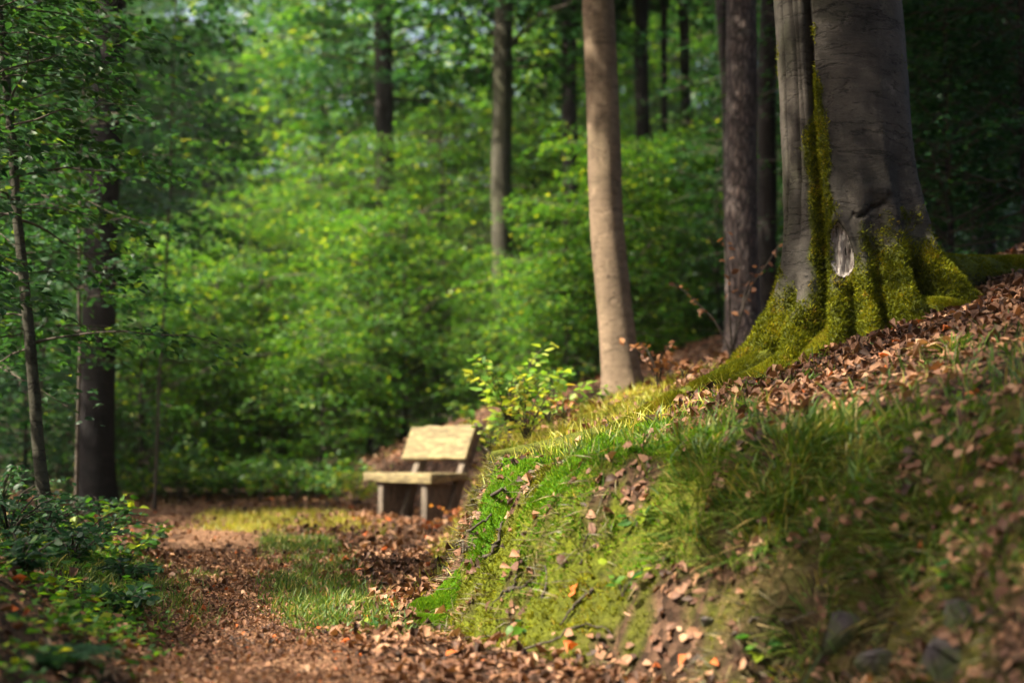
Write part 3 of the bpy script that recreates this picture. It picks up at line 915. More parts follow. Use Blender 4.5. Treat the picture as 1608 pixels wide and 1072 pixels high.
rootspecs = [
    ([(1.90, 7.42, 0.36), (2.08, 7.50, 0.27), (2.30, 7.62, 0.16), (2.60, 7.78, 0.09), (2.9, 7.95, 0.03), (3.2, 8.1, -0.06)], [0.17, 0.16, 0.13, 0.085, 0.06, 0.03]),
    ([(1.62, 7.36, 0.18), (1.30, 7.20, 0.06), (1.05, 7.08, 0.03), (0.78, 6.92, 0.015), (0.50, 6.72, 0.0), (0.2, 6.5, -0.03)], [0.11, 0.10, 0.075, 0.06, 0.05, 0.03]),
    ([(1.66, 7.28, 0.16), (1.42, 7.05, 0.05), (1.22, 6.85, 0.01), (1.0, 6.65, 0.0), (0.75, 6.5, -0.03)], [0.09, 0.08, 0.06, 0.045, 0.025]),
    ([(1.70, 7.25, 0.14), (1.54, 7.0, 0.05), (1.42, 6.8, 0.0), (1.34, 6.62, -0.03)], [0.08, 0.07, 0.05, 0.025]),
    ([(1.92, 7.25, 0.18), (2.02, 7.05, 0.07), (2.12, 6.92, 0.03), (2.24, 6.8, -0.03)], [0.09, 0.08, 0.06, 0.03]),
]
rm_pts, rm_nr = [], []
for ctrl, rads in rootspecs:
    (V, F), p, r = ground_root(ctrl, rads)
    up = V[:, 2] - np.repeat(p[:, 2], 14)
    link('root', np_mesh('root', V - orig, F, {'moss': 0.95 * sstep(-0.08, 0.0, up + 0.05 * fbm(V[:, 0] * 8, V[:, 1] * 8, V[:, 2] * 8)), 'crev': np.zeros(len(V))}, True), M['bark_old'], old)
    N = int(26000 * len(ctrl) / 5)
    t = rng.random(N); a = rng.normal(0, 0.85, N)
    idx = np.clip((t * 49).astype(int), 0, 48); fr_ = (t * 49 - idx)[:, None]
    c = p[idx] * (1 - fr_) + p[idx + 1] * fr_
    rad_ = r[idx]
    tn = p[idx + 1] - p[idx]; tn /= np.linalg.norm(tn, axis=1, keepdims=True)
    sd = np.cross(tn, [0, 0, 1.0]); sd /= np.linalg.norm(sd, axis=1, keepdims=True)
    uu = np.cross(sd, tn)
    dr = uu * np.cos(a)[:, None] + sd * np.sin(a)[:, None]
    rm_pts.append(c + dr * rad_[:, None] * 0.98); rm_nr.append(dr)
rm_pts = np.concatenate(rm_pts); rm_nr = np.concatenate(rm_nr)
kk = fbm(rm_pts[:, 0] * 6, rm_pts[:, 1] * 6) > -0.12
rm_pts, rm_nr = rm_pts[kk], rm_nr[kk]; N = len(rm_pts)
s_ = rng.uniform(0.009, 0.02, N)
V, F, A = spread(MOSS_T, rm_pts - orig, frames(rm_nr + rng.normal(0, .5, (N, 3)), rng.uniform(0, 6.28, N)), np.stack([s_ * .75, s_ * .75, s_], 1),
                 np.clip(0.55 + fbm(rm_pts[:, 0] * 10, rm_pts[:, 1] * 10) + rng.normal(0, .15, N), 0, .97))
link('moss', np_mesh('root_moss', V, F, A), M['moss'], old, kind='stuff')


# ------------------------------------------------------------------ trees: leaf sprays, crowns, trunks
def sprays(starts, dirs, lens, per, leaf, droop=0.22, flat=0.33, temps=LEAF_T, up=0.0):
    """flat layered sprays of leaves along side branches; returns leaf arrays and branch paths"""
    n = len(starts)
    bi = np.repeat(np.arange(n), per)
    N = len(bi)
    t = rng.uniform(0.12, 1.0, N) ** 0.8
    L = lens[bi]
    d = dirs[bi]
    side = np.cross(d, np.tile([0, 0, 1.0], (N, 1))); side /= np.linalg.norm(side, axis=1, keepdims=True) + 1e-9
    w = 0.42 * L * np.sin(np.clip(t, 0.02, 0.99) * math.pi) ** 0.6
    s = rng.uniform(-1, 1, N)
    p = starts[bi] + d * (t * L)[:, None] + side * (s * w)[:, None]
    p[:, 2] += up * L * t - droop * L * t * t - 0.10 * L * s * s + rng.normal(0, 0.022, N) * L ** 0.5
    fdir = d * rng.uniform(0.3, 1, N)[:, None] + side * (np.sign(s) * rng.uniform(0.2, 1.1, N))[:, None]
    yaw = np.arctan2(fdir[:, 1], fdir[:, 0]) + rng.normal(0, 0.4, N)
    nr = np.tile([0, 0, 1.0], (N, 1)) + rng.normal(0, flat, (N, 3))
    nr[:, :2] += 0.35 * d[:, :2]
    sz = leaf * rng.uniform(0.65, 1.25, N)
    return p, frames(nr, yaw), sz


def branch_tubes(starts, dirs, lens, r0, droop=0.22, up=0.0, k=5, seg=4):
    parts = []
    for s, d, L in zip(starts, dirs, lens):
        t = np.linspace(0, 1, k)
        p = s + d * (t * L)[:, None]
        p[:, 2] += up * L * t - droop * L * t * t
        p += rng.normal(0, 0.02 * L, p.shape) * t[:, None]
        parts.append(tube(p, r0 * L * (1 - 0.85 * t), seg, False))
    return join(parts)


def stem_path(h, lean=(0, 0), n=14, wig=0.01):
    t = np.linspace(0, 1, n)
    p = np.stack([lean[0] * t + wig * h * 2 * fbm(t * 3, lean[0] * 9 + h), lean[1] * t + wig * h * 2 * fbm(t * 3 + 7, lean[1] + h), t * h], 1)
    p -= p[0]
    return p


def trunk_mesh(name, h, r0, r1, lean=(0, 0), flare=0.35, seg=24, n=60, wig=0.01, wob=0.04, bury=0.4):
    p = stem_path(h, lean, n, wig)
    t = np.linspace(0, 1, n) ** 1.5
    i = t * (n - 1); i0 = np.clip(i.astype(int), 0, n - 2)
    p = p[i0] + (i - i0)[:, None] * (p[i0 + 1] - p[i0])
    p[:, 2] -= bury * (1 - t) ** 6
    r = r0 + (r1 - r0) * t + r0 * flare * np.exp(-np.maximum(p[:, 2], 0) / 0.22)
    V, F = tube(p, r, seg, True, wob, 5.0)
    a = np.arctan2(V[:, 1] - np.repeat(p[:, 1], seg), V[:, 0] - np.repeat(p[:, 0], seg))
    lob = 0.5 + 0.5 * np.cos(a * 5 + r0 * 40)
    k = 1 + flare * lob * np.exp(-np.maximum(V[:, 2], 0) / 0.18) * 0.6
    c = np.repeat(p, seg, 0)
    V[:, :2] = c[:, :2] + (V[:, :2] - c[:, :2]) * k[:, None]
    return np_mesh(name, V, F, None, True), p


def crown_variant(h, z0, z1, rad, nb, per, leaf, seedv, temps=LEAF_T, droop=0.22, flat=0.27, shape='cone'):
    """(branch mesh, leaf mesh) of a young layered beech of height h"""
    t = np.sort(rng.random(nb))
    z = z0 + (z1 - z0) * t
    a = np.arange(nb) * 2.4 + rng.normal(0, 0.4, nb)
    prof = (1 - 0.75 * t) if shape == 'cone' else np.sin(np.clip(0.12 + 0.86 * t, 0, 1) * math.pi) ** 0.6
    if shape == 'mix': prof = 0.45 + 0.55 * np.sin(np.clip(0.2 + 0.75 * t, 0, 1) * math.pi) ** 0.7
    L = rad * prof * (rng.uniform(0.35, 1.25, nb) if shape == 'mix' else rng.uniform(0.65, 1.15, nb))
    d = np.stack([np.cos(a), np.sin(a), rng.uniform(-0.05, 0.75, nb)], 1); d /= np.linalg.norm(d, axis=1, keepdims=True)
    st = np.stack([np.zeros(nb), np.zeros(nb), z], 1)
    p, f, s = sprays(st, d, L, per, leaf, droop, flat, temps)
    rr = np.clip(rng.normal(0.42, 0.25, len(p)), 0, 0.97)
    V, F, A = spread(temps, p, f, s, rr)
    lm_ = np_mesh('crown_leaves', V, F, A)
    V, F = branch_tubes(st, d, L, 0.008, droop)
    return np_mesh('crown_branches', V, F), lm_


def dup_mat(me, mat):
    m2 = me.copy(); m2.materials.clear(); m2.materials.append(mat)
    return m2


def thing(name, loc, label, cat, group=None):
    return link(name, None, None, None, loc, label, cat, group)


def put_tree(name, px, dep, h, r0, r1, label, mat, lean=(0, 0), crown=None, cscale=1.0, cz=0.0, leafmat='leaf_shaded', flare=0.35, seg=24, wig=0.01, wob=0.04, group=None):
    base = at_depth(px, dep)
    t = thing(name, base, label, 'tree', group)
    me_, p = trunk_mesh('trunk', h, r0, r1, lean, flare, seg, 60, wig, wob)
    link('trunk', me_, M[mat], t)
    if crown is not None:
        br, lv = crown
        key = (lv.name, leafmat)
        if key not in DUPS: DUPS[key] = (dup_mat(br, M['twig']), dup_mat(lv, M[leafmat]))
        b2, l2 = DUPS[key]
        for nm, m_ in (('branches', b2), ('crown', l2)):
            o = link(nm, m_, None, t, (lean[0] * cz / h, lean[1] * cz / h, cz), kind='stuff')
            o.scale = (cscale, cscale, cscale); o.rotation_euler = (0, 0, rng.uniform(0, 6.28))
    return t


DUPS = {}
YOUNG = {
    3: [crown_variant(3.0, 0.1, 2.9, 1.55, 80, 80, 0.072, i, shape='mix') for i in range(4)],
    6: [crown_variant(6.0, 0.3, 5.8, 2.4, 110, 85, 0.09, i, shape='mix') for i in range(4)],
    11: [crown_variant(11.0, 1.2, 10.8, 3.4, 130, 110, 0.15, i, shape='mix') for i in range(4)],
}
TALL = [crown_variant(9, 0, 9, 3.9, 110, 110, 0.16, i, shape='dome') for i in range(2)]

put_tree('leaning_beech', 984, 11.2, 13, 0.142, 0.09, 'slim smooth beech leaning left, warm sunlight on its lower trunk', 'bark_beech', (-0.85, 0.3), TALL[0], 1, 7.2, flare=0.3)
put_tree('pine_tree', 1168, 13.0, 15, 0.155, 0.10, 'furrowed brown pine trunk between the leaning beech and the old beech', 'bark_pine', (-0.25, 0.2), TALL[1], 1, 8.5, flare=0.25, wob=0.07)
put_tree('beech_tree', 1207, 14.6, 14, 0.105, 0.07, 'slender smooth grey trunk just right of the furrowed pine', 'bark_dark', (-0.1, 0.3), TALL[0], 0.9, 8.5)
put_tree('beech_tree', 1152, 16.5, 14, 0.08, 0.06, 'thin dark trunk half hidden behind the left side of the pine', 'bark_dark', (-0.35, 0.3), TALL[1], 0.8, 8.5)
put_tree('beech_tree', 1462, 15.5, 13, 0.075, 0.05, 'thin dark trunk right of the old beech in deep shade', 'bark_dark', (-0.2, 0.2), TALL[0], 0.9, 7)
put_tree('dark_tree', 160, 14.0, 15, 0.17, 0.13, 'thick dark trunk left of the path behind hanging leaves', 'bark_deep_shade', (-0.05, 0.1), TALL[1], 0.85, 8.5, flare=0.4)
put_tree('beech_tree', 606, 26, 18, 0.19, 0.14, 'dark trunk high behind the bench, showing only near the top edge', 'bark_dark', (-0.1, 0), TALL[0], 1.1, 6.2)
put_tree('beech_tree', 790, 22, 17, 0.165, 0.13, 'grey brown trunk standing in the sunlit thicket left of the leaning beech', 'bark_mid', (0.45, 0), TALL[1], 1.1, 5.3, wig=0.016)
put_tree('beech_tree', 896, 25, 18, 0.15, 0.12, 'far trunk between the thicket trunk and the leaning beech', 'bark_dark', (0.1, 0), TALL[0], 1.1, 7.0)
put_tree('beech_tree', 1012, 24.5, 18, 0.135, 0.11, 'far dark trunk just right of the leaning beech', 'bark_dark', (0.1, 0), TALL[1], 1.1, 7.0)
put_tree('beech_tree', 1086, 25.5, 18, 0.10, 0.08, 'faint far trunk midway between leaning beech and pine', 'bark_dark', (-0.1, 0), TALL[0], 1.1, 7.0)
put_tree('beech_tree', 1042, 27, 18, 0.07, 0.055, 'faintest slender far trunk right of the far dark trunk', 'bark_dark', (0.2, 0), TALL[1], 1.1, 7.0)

ORD = ['first', 'second', 'third', 'fourth', 'fifth', 'sixth', 'seventh', 'eighth', 'ninth', 'tenth', 'eleventh', 'twelfth', 'thirteenth', 'fourteenth', 'fifteenth', 'sixteenth', 'seventeenth', 'eighteenth', 'nineteenth', 'twentieth']
ORD += ['twenty-' + w for w in ORD[:9]] + ['thirtieth']
ROWS = {}


def relabel(rows):
    for text, ts in rows.items():
        ts.sort(key=lambda o: o.location.x / o.location.y)
        for k_, o in enumerate(ts):
            o['label'] = ORD[k_] + ' from left of the ' + text


# thicket behind the path
GA = 'young beeches of the sunlit thicket'


def sapling(px, dep, cls, label, group, mat='leaf_green', sc_=1.0):
    base = at_depth(px, dep)
    t = thing('young_beech', base, label, 'tree', group)
    ROWS.setdefault(label, []).append(t)
    h = {3: 3.0, 6: 6.0, 11: 11.0}[cls]
    if ('stem', cls) not in DUPS:
        DUPS[('stem', cls)] = trunk_mesh('stem', h, 0.011 * h, 0.006, (0, 0), 0.2, 8, 24, 0.012, 0.0)[0]
    o = link('trunk', DUPS[('stem', cls)], M['bark_dark'], t); o.scale = (sc_,) * 3
    br, lv = YOUNG[cls][rng.integers(0, 4)]
    key = (lv.name, mat)
    if key not in DUPS: DUPS[key] = (dup_mat(br, M['twig']), dup_mat(lv, M[mat]))
    rz = rng.uniform(0, 6.28)
    for nm, m_ in (('branches', DUPS[key][0]), ('crown', DUPS[key][1])):
        o = link(nm, m_, None, t, kind='stuff'); o.scale = (sc_,) * 3; o.rotation_euler = (0, 0, rz)
    return t


LA = 'low bright beeches along the front of the thicket'
LB = 'bright beeches in the middle row of the thicket'
LM = 'taller young beeches among the far trunks'
LF = 'tallest dark young beeches far behind the thick dark trunk'
LR = 'dark young beeches on the slope behind the old beech'
LL = 'shaded dark young beeches left of the clearing'
for px in np.linspace(215, 1120, 20):
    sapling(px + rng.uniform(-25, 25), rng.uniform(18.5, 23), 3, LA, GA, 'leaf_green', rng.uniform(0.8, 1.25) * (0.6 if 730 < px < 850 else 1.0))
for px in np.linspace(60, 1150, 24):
    sapling(px + rng.uniform(-25, 25), rng.uniform(24 if px < 740 else 27.5, 32), 6, LB, GA, 'leaf_shaded' if px < 300 else 'leaf_green', rng.uniform(0.75, 1.05))  # left end gets the darker leaves, shade put into their colour
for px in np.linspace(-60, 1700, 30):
    sapling(px + rng.uniform(-25, 25), rng.uniform(33, 50), 11, LM, 'taller young beeches', 'leaf_shaded' if px < 330 or px > 1150 else 'leaf_green', rng.uniform(0.85, 1.3))  # both sides darkened by leaf colour in place of shade
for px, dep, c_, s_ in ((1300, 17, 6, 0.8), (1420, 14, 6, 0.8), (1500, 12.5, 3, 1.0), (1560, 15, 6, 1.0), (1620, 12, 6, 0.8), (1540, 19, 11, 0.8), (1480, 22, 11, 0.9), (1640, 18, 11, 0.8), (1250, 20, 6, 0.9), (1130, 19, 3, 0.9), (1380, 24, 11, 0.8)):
    sapling(px, dep, c_, LR, 'shaded young beeches on the slope', 'leaf_shaded', s_)
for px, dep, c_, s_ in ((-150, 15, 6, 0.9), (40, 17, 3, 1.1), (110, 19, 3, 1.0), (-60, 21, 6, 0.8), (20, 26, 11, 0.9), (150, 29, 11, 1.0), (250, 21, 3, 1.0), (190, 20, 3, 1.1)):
    sapling(px, dep, c_, LL, 'shaded young beeches left of the clearing', 'leaf_shaded', s_)

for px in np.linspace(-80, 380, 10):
    sapling(px + rng.uniform(-20, 20), rng.uniform(36, 48), 11, LF, 'taller young beeches', 'leaf_shaded', rng.uniform(1.1, 1.4))
relabel(ROWS)
# far wood that reads as one mass
N = 70000
fx = rng.uniform(-32, 32, N); fy = rng.uniform(54, 74, N)
fz = rng.uniform(0, 1, N) ** 0.85 * (22 + 5 * fbm(fx * 0.12, fy * 0.1) * 2)
k = fbm(fx * 0.8, fy * 0.8, fz * 0.8) > -0.12 + 0.09 * (fz > 8.5)
P_ = np.stack([fx, fy, fz + H(fx, fy)], 1)[k]; N = len(P_)
nr = np.tile([0, 0, 1.0], (N, 1)) + rng.normal(0, 0.5, (N, 3))
V, F, A = spread(LEAF_T, P_, frames(nr, rng.uniform(0, 6.28, N)), rng.uniform(0.3, 0.6, N), np.clip(rng.normal(.5, .2, N), 0, .97))
link('distant_wood', np_mesh('distant_wood', V, F, A), M['leaf_green'], kind='stuff', label='distant green wood closing the view behind the thicket', cat='wood')

br_, lv_ = TALL[0]
for nm, m_ in (('branches', dup_mat(br_, M['twig'])), ('crown', dup_mat(lv_, M['leaf_shaded']))):
    o = link(nm, m_, None, old, (-0.2, 0.3, 4.2), kind='stuff'); o.scale = (1.15, 1.15, 1.15)

# ------------------------------------------------------------------ unseen tall beeches added to shade the place, crown gaps shaped for the sun
LZ = LDIR / LDIR[2]


def lit_share(gx_, gy_):
    """how open the canopy is along the sun's line to each spot of the ground"""
    v = np.full(gx_.shape, 0.10)
    for cx, cy, rx, ry, a in (
            (-0.7, 13.3, 1.5, 1.6, 1.0), (0.35, 6.7, 0.95, 2.0, 1.0), (-1.7, 10.4, 2.6, 4.0, 1.25), (-0.55, 4.7, 1.1, 2.2, 1.05),
            (1.6, 11.45, 1.4, 1.1, 1.2), (2.5, 7.95, 1.1, 0.28, 1.1), (1.9, 7.15, 0.8, 0.4, 1.0), (0.6, 8.9, 0.9, 1.5, 0.9), (3.2, 6.3, 1.4, 0.7, 0.5), (-0.3, 3.6, 0.7, 0.7, 0.55), (1.3, 5.0, 1.0, 0.9, 0.62), (1.6, 3.8, 0.6, 0.6, 0.5), (0.4, 9.4, 1.2, 1.2, 1.1)):
        v = np.maximum(v, a * np.exp(-((((gx_ - cx) / rx) ** 2 + ((gy_ - cy) / ry) ** 2) ** 1.5)))
    return v


N = 90000
cgx, cgy = rng.uniform(-8, 8, N), rng.uniform(0.0, 17.0, N)
cz_ = rng.uniform(6.6, 10.5, N)
cl = fbm(cgx * 0.9, cgy * 0.9, cz_ * 0.7) + 0.6 * fbm(cgx * 2.6 + 5, cgy * 2.6, cz_)
k = (lit_share(cgx, cgy) < 0.5 + 0.9 * cl) & (rng.random(N) < 0.85)  # crown leaves left out where sun should reach the ground
cq = np.stack([cgx, cgy, np.full(N, 0.6)], 1) + LZ[None] * (cz_ - 0.6)[:, None]
a_, b_, f_ = to_px(cq)
k &= ~((f_ > 0) & (a_ > -40) & (a_ < 1650) & (b_ > -30))
cq = cq[k]
SHT = [((-6.2, 1.5), 'unseen tall beech added beside the viewer to shade the left foreground'), ((-8.0, 7.5), 'unseen tall beech added left of the herbs for its shade'),
       ((-9.5, 13.0), 'unseen tall beech added left of the clearing for its shade'), ((-3.5, -3.5), 'unseen tall beech added behind the viewer for its shade')]
own = np.argmin(np.stack([np.hypot(cq[:, 0] - p[0], cq[:, 1] - p[1]) for p, _ in SHT]), 0)
for q_, (p, lab) in enumerate(SHT):
    b0 = np.array([p[0], p[1], float(H(*p))])
    t = thing('added_shade_beech', b0, lab, 'tree', 'unseen tall beeches added for shade')
    me_, pp = trunk_mesh('trunk', 11, 0.26, 0.1, (0.2, 0.1), 0.35, 20, 40)
    link('trunk', me_, M['bark_dark'], t)
    c_ = cq[own == q_]; n_ = len(c_)
    nr = np.tile([0, 0, 1.0], (n_, 1)) + rng.normal(0, 0.35, (n_, 3))
    V, F, A = spread(LEAF_T, c_ - b0, frames(nr, rng.uniform(0, 6.28, n_)), rng.uniform(0.12, 0.2, n_), np.clip(rng.normal(.45, .2, n_), 0, .97))
    link('crown', np_mesh('shade_crown', V, F, A), M['leaf_shaded'], t, kind='stuff')
    pk = c_[rng.choice(n_, 110)]
    parts = []
    for e in pk:
        z0_ = rng.uniform(4.5, 9.5); s0 = np.array([b0[0] + 0.2 * z0_ / 11, b0[1] + 0.1 * z0_ / 11, b0[2] + z0_])
        bp_ = smooth_path([s0, 0.5 * (s0 + e) + [0, 0, 0.4], e], 7)
        bg_ = bp_ - LZ[None] * (bp_[:, 2:] - 0.6)
        parts.append((float(lit_share(bg_[:, 0], bg_[:, 1]).max()), len(parts), tube(bp_ - b0, np.linspace(0.05, 0.008, 7), 5, False)))
    parts = [q[2] for q in sorted(parts, key=lambda q: q[:2])[:24]]
    link('branches', np_mesh('shade_branches', *join(parts)), M['twig'], t, kind='stuff')

# unseen young beeches added beside and behind the viewer to darken the sky light
for k_, (x, y, sc_) in enumerate(((-7, -6, 1.3), (0.5, -8, 1.35), (7, -7, 1.2), (11, 8, 1.2), (-12, -2, 1.2))):
    t = sapling(804, 9, 11, 'wood', 'unseen young beeches added to darken the sky light', 'leaf_shaded', sc_)
    t.location = (x, y, float(H(x, y)))
    t['label'] = ORD[k_] + ' unseen young beech added around the viewer to darken the sky light'

# ------------------------------------------------------------------ plants, seedlings, stones, twigs
def leaf_set(temps, matname, k=4):
    key = ('lset', matname)
    if key not in DUPS:
        L = []
        for i in range(12):
            tv, tf = temps[i % len(temps)]
            m_ = np_mesh('leaf', tv, tf, {'rnd': np.full(len(tv), [0.15, 0.4, 0.65, 0.92][i // 3])}); m_.materials.append(M[matname]); L.append(m_)
        DUPS[key] = L
    return DUPS[key]


def put_leaf(parent, origin, p, f, sz, meshes):
    o = bpy.data.objects.new('leaf', meshes[rng.integers(0, len(meshes))]); col.objects.link(o)
    o.parent = parent
    o.matrix_local = Matrix.Translation(p - origin) @ Matrix(f.tolist()).to_4x4() @ Matrix.Scale(float(sz), 4)


def plant(name, pos, h, stems, per, leaf, mat, label, cat='plant', group=None, single=False, spread_r=0.5, droop=0.25, t0=0.3, stem_mat='twig', flat=0.35, r0=0.006, face=0.25):
    pos = np.asarray(pos, float)
    t = thing(name, pos, label, cat, group)
    P_, D_ = [], []
    parts = []
    for i in range(stems):
        a = i * 2.4 + rng.uniform(-0.4, 0.4)
        hh = h * rng.uniform(0.6, 1.1); out = spread_r * h * rng.uniform(0.3, 1.1) if stems > 1 else spread_r * h * 0.4
        tt_ = np.linspace(0, 1, 9)
        p = np.stack([np.cos(a) * out * tt_ ** 1.5, np.sin(a) * out * tt_ ** 1.5, hh * (tt_ - droop * tt_ ** 3)], 1)
        p += rng.normal(0, 0.012 * h, p.shape) * tt_[:, None]
        p[0, 2] -= 0.03
        parts.append(tube(p, np.linspace(r0, r0 * 0.3, 9), 5, False))
        u = np.linspace(t0, 1, per) + rng.normal(0, 0.02, per); u = np.clip(u, 0, 1)
        pts = np.stack([np.interp(u, tt_, p[:, c]) for c in range(3)], 1)
        sidea = a + np.where(np.arange(per) % 2 == 0, 1.1, -1.1) + rng.normal(0, 0.45, per)
        P_.append(pts + np.stack([np.cos(sidea), np.sin(sidea), np.zeros(per)], 1) * leaf * 0.25); D_.append(sidea)
    for V, F in parts:
        link('stem', np_mesh('stem', V, F), M[stem_mat], t)
    P_ = np.concatenate(P_) + pos; yaw = np.concatenate(D_); n = len(P_)
    nr = np.tile([0, -face, 1.0], (n, 1)) + rng.normal(0, flat, (n, 3))
    f = frames(nr, yaw); sz = leaf * rng.uniform(0.6, 1.2, n)
    if single:
        ms = leaf_set(NEAR_T, mat)
        for i in range(n): put_leaf(t, pos, P_[i], f[i], sz[i], ms)
    else:
        V, F, A = spread(NEAR_T, P_ - pos, f, sz, np.clip(rng.normal(.5, .25, n), 0, 1))
        link('foliage', np_mesh('foliage', V, F, A), M[mat], t, kind='stuff')
    return t


plant('hazel_shrub', at_depth(800, 9.2), 0.72, 15, 13, 0.085, 'leaf_fresh', 'leafy green shrub on the bank behind the right end of the bench', 'shrub', None, True, 0.55)
plant('beech_seedling', at_depth(826, 8.5), 0.48, 10, 12, 0.06, 'leaf_yellow', 'yellow green seedling in front of the leafy shrub on the bank', 'seedling', None, True, 0.6)
plant('beech_seedling', at_depth(770, 9.0), 0.30, 5, 10, 0.05, 'leaf_yellow', 'small yellow green seedling just right of the bench back', 'seedling', None, True, 0.6)
plant('hazel_shrub', at_depth(762, 14.6), 0.75, 13, 12, 0.10, 'leaf_fresh', 'low leafy green shrub just behind the bench backrest', 'shrub', None, True, 0.9)
plant('hazel_shrub', at_depth(862, 9.6), 0.5, 12, 12, 0.075, 'leaf_fresh', 'low leafy green shrub between the taller one and the leaning beech', 'shrub', None, True, 0.9)
plant('withered_plant', at_depth(886, 8.6), 0.30, 4, 10, 0.05, 'leaf_brown', 'withered brown plant right of the yellow green seedling', 'plant', None, True, 0.4, 0.35, flat=0.8)
plant('withered_plant', at_depth(1035, 9.0), 0.42, 6, 14, 0.05, 'leaf_brown', 'withered brown seedling right of the foot of the leaning beech', 'plant', None, True, 0.5, 0.3, flat=0.8)
plant('withered_plant', at_depth(1075, 8.6), 0.22, 4, 9, 0.045, 'leaf_brown', 'low withered brown plant on the bank crest left of the old beech', 'plant', None, True, 0.7, 0.3, flat=0.8)
plant('withered_sapling', at_depth(1150, 9.6), 0.95, 4, 13, 0.055, 'leaf_brown', 'bare twiggy sapling with withered brown leaves in front of the pine', 'sapling', None, True, 0.45, 0.1, 0.45, flat=0.8, r0=0.009)
for k_, (px, dep, h_) in enumerate(((712, 12.3, 0.26), (676, 11.6, 0.13), (728, 11.2, 0.22))):
    plant('copper_seedling', at_depth(px, dep), h_, 6, 7, 0.05, 'leaf_orange', ['orange leaved seedling under the right end of the bench seat', 'low red leaved seedling in front of the right bench leg', 'orange leaved seedling against the bank right of the bench'][k_], 'seedling', 'copper seedlings by the bench', True, 0.6, 0.4, flat=0.9)
plant('bush', at_depth(440, 19.0), 0.55, 6, 16, 0.08, 'leaf_brown', 'low bush with brown orange leaves at the far edge of the clearing', 'bush', None, False, 0.9)
plant('bush', at_depth(500, 18.2), 0.6, 8, 18, 0.08, 'leaf_green', 'low green bush right of the brown orange one beyond the clearing', 'bush', None, False, 0.9)
plant('bush', at_depth(372, 18.6), 1.0, 9, 22, 0.10, 'leaf_green', 'low green bush left of the orange bush beyond the clearing', 'bush', None, False, 0.9)
plant('bush', at_depth(560, 16.6), 0.5, 9, 22, 0.08, 'leaf_yellow', 'yellow green herbs on the ground left of the bench', 'bush', None, False, 1.0)
plant('bush', at_depth(285, 17.5), 1.1, 9, 24, 0.10, 'leaf_green', 'light green bush beyond the path right of the thick dark trunk', 'bush', None, False, 0.7)
for k_, (px, dep) in enumerate(((185, 18.5), (235, 17.2), (330, 17.6), (410, 17.4), (465, 17.3), (530, 17.6))):
    plant('bush', at_depth(px, dep), rng.uniform(0.55, 0.9), 11, 20, 0.09, 'leaf_green', ORD[k_] + ' from left of the low green bushes lining the far edge of the clearing', 'bush', 'low bushes lining the clearing', False, 1.0)
for px, py, h_, lab in ((978, 940, 0.13, 'small light green seedling on the shaded bank face'), (1192, 1045, 0.12, 'bright green seedling at the bottom of the picture below the bank'),
                        (1000, 826, 0.07, 'pale seedling with two pairs of leaves on the bank crest'), (815, 1000, 0.06, 'seedling with broad dull leaves in the leaf litter'),
                        (575, 590 + 400, 0.05, 'tiny green seedling in the litter near the tussock'), (1500, 930, 0.10, 'dim seedling among the stones in the lower right corner')):
    plant('seedling', on_ground(px, py), h_, 3, 4, 0.045, 'leaf_green', lab, 'seedling', None, True, 0.6, 0.2, r0=0.0025)
for k_, (px, dep, h_, mt, lf) in enumerate(((165, 8.0, 0.42, 'leaf_green', 0.075), (235, 8.6, 0.26, 'leaf_green', 0.06), (205, 7.4, 0.24, 'leaf_green', 0.055))):
    plant('leafy_herb', at_depth(px, dep), h_, 6, 11, lf, mt, ['bright leafy herb in front of the thick dark trunk', 'low bright herb at the left edge of the clearing', 'green herb below the bright leafy one left of the trail'][k_], 'herb', None, True, 0.6)
bl = ['arching dark bramble at the left edge, uppermost', 'arching dark bramble below the left sapling', 'dark bramble right of the left sapling', 'low dark bramble left of the trail grass',
      'dark bramble at the left edge, halfway down', 'sprawling dark bramble under the bright leafy herb', 'dark bramble near the lower left corner', 'dark bramble between sapling and thick trunk', 'low bramble beside the trail, lower left']
for k_, (px, dep, h_) in enumerate(((5, 7.6, 0.65), (70, 7.0, 0.55), (130, 7.0, 0.5), (205, 6.4, 0.3), (20, 6.0, 0.5), (120, 6.2, 0.42), (40, 5.0, 0.35), (110, 9.5, 0.6), (200, 5.4, 0.2))):
    plant('bramble', at_depth(px, dep), h_ * 0.75, 12, 20, 0.042, 'leaf_shaded', bl[k_], 'bramble', 'brambles left of the trail', False, 0.9, 0.45, 0.2)

# low herbs covering the ground left of the trail
hx, hy = rand_pts(62000, -5.4, -0.7, 3.4, 12, lambda x, y: masks(x, y)['cover'] * np.clip(0.5 + 2.2 * fbm(x * 2.5, y * 2.5), 0.1, 1))
k = in_view(hx, hy, pad=700); hx, hy = hx[k], hy[k]; n_ = len(hx)
nr = np.tile([0, 0, 1.0], (n_, 1)) + rng.normal(0, 0.3, (n_, 3))
V, F, A = spread(LEAF_T, np.stack([hx, hy, H(hx, hy) + rng.uniform(0.01, 0.11, n_) * (0.6 + 1.5 * np.clip(fbm(hx * 3, hy * 3), -0.2, 0.5))], 1), frames(nr, rng.uniform(0, 6.28, n_)), rng.uniform(0.022, 0.055, n_), np.clip(rng.normal(.5, .25, n_), 0, 1))
link('herb_cover', np_mesh('herb_cover', V, F, A), M['leaf_green'], kind='stuff', label='carpet of small green herbs left of the trail', cat='herbs')


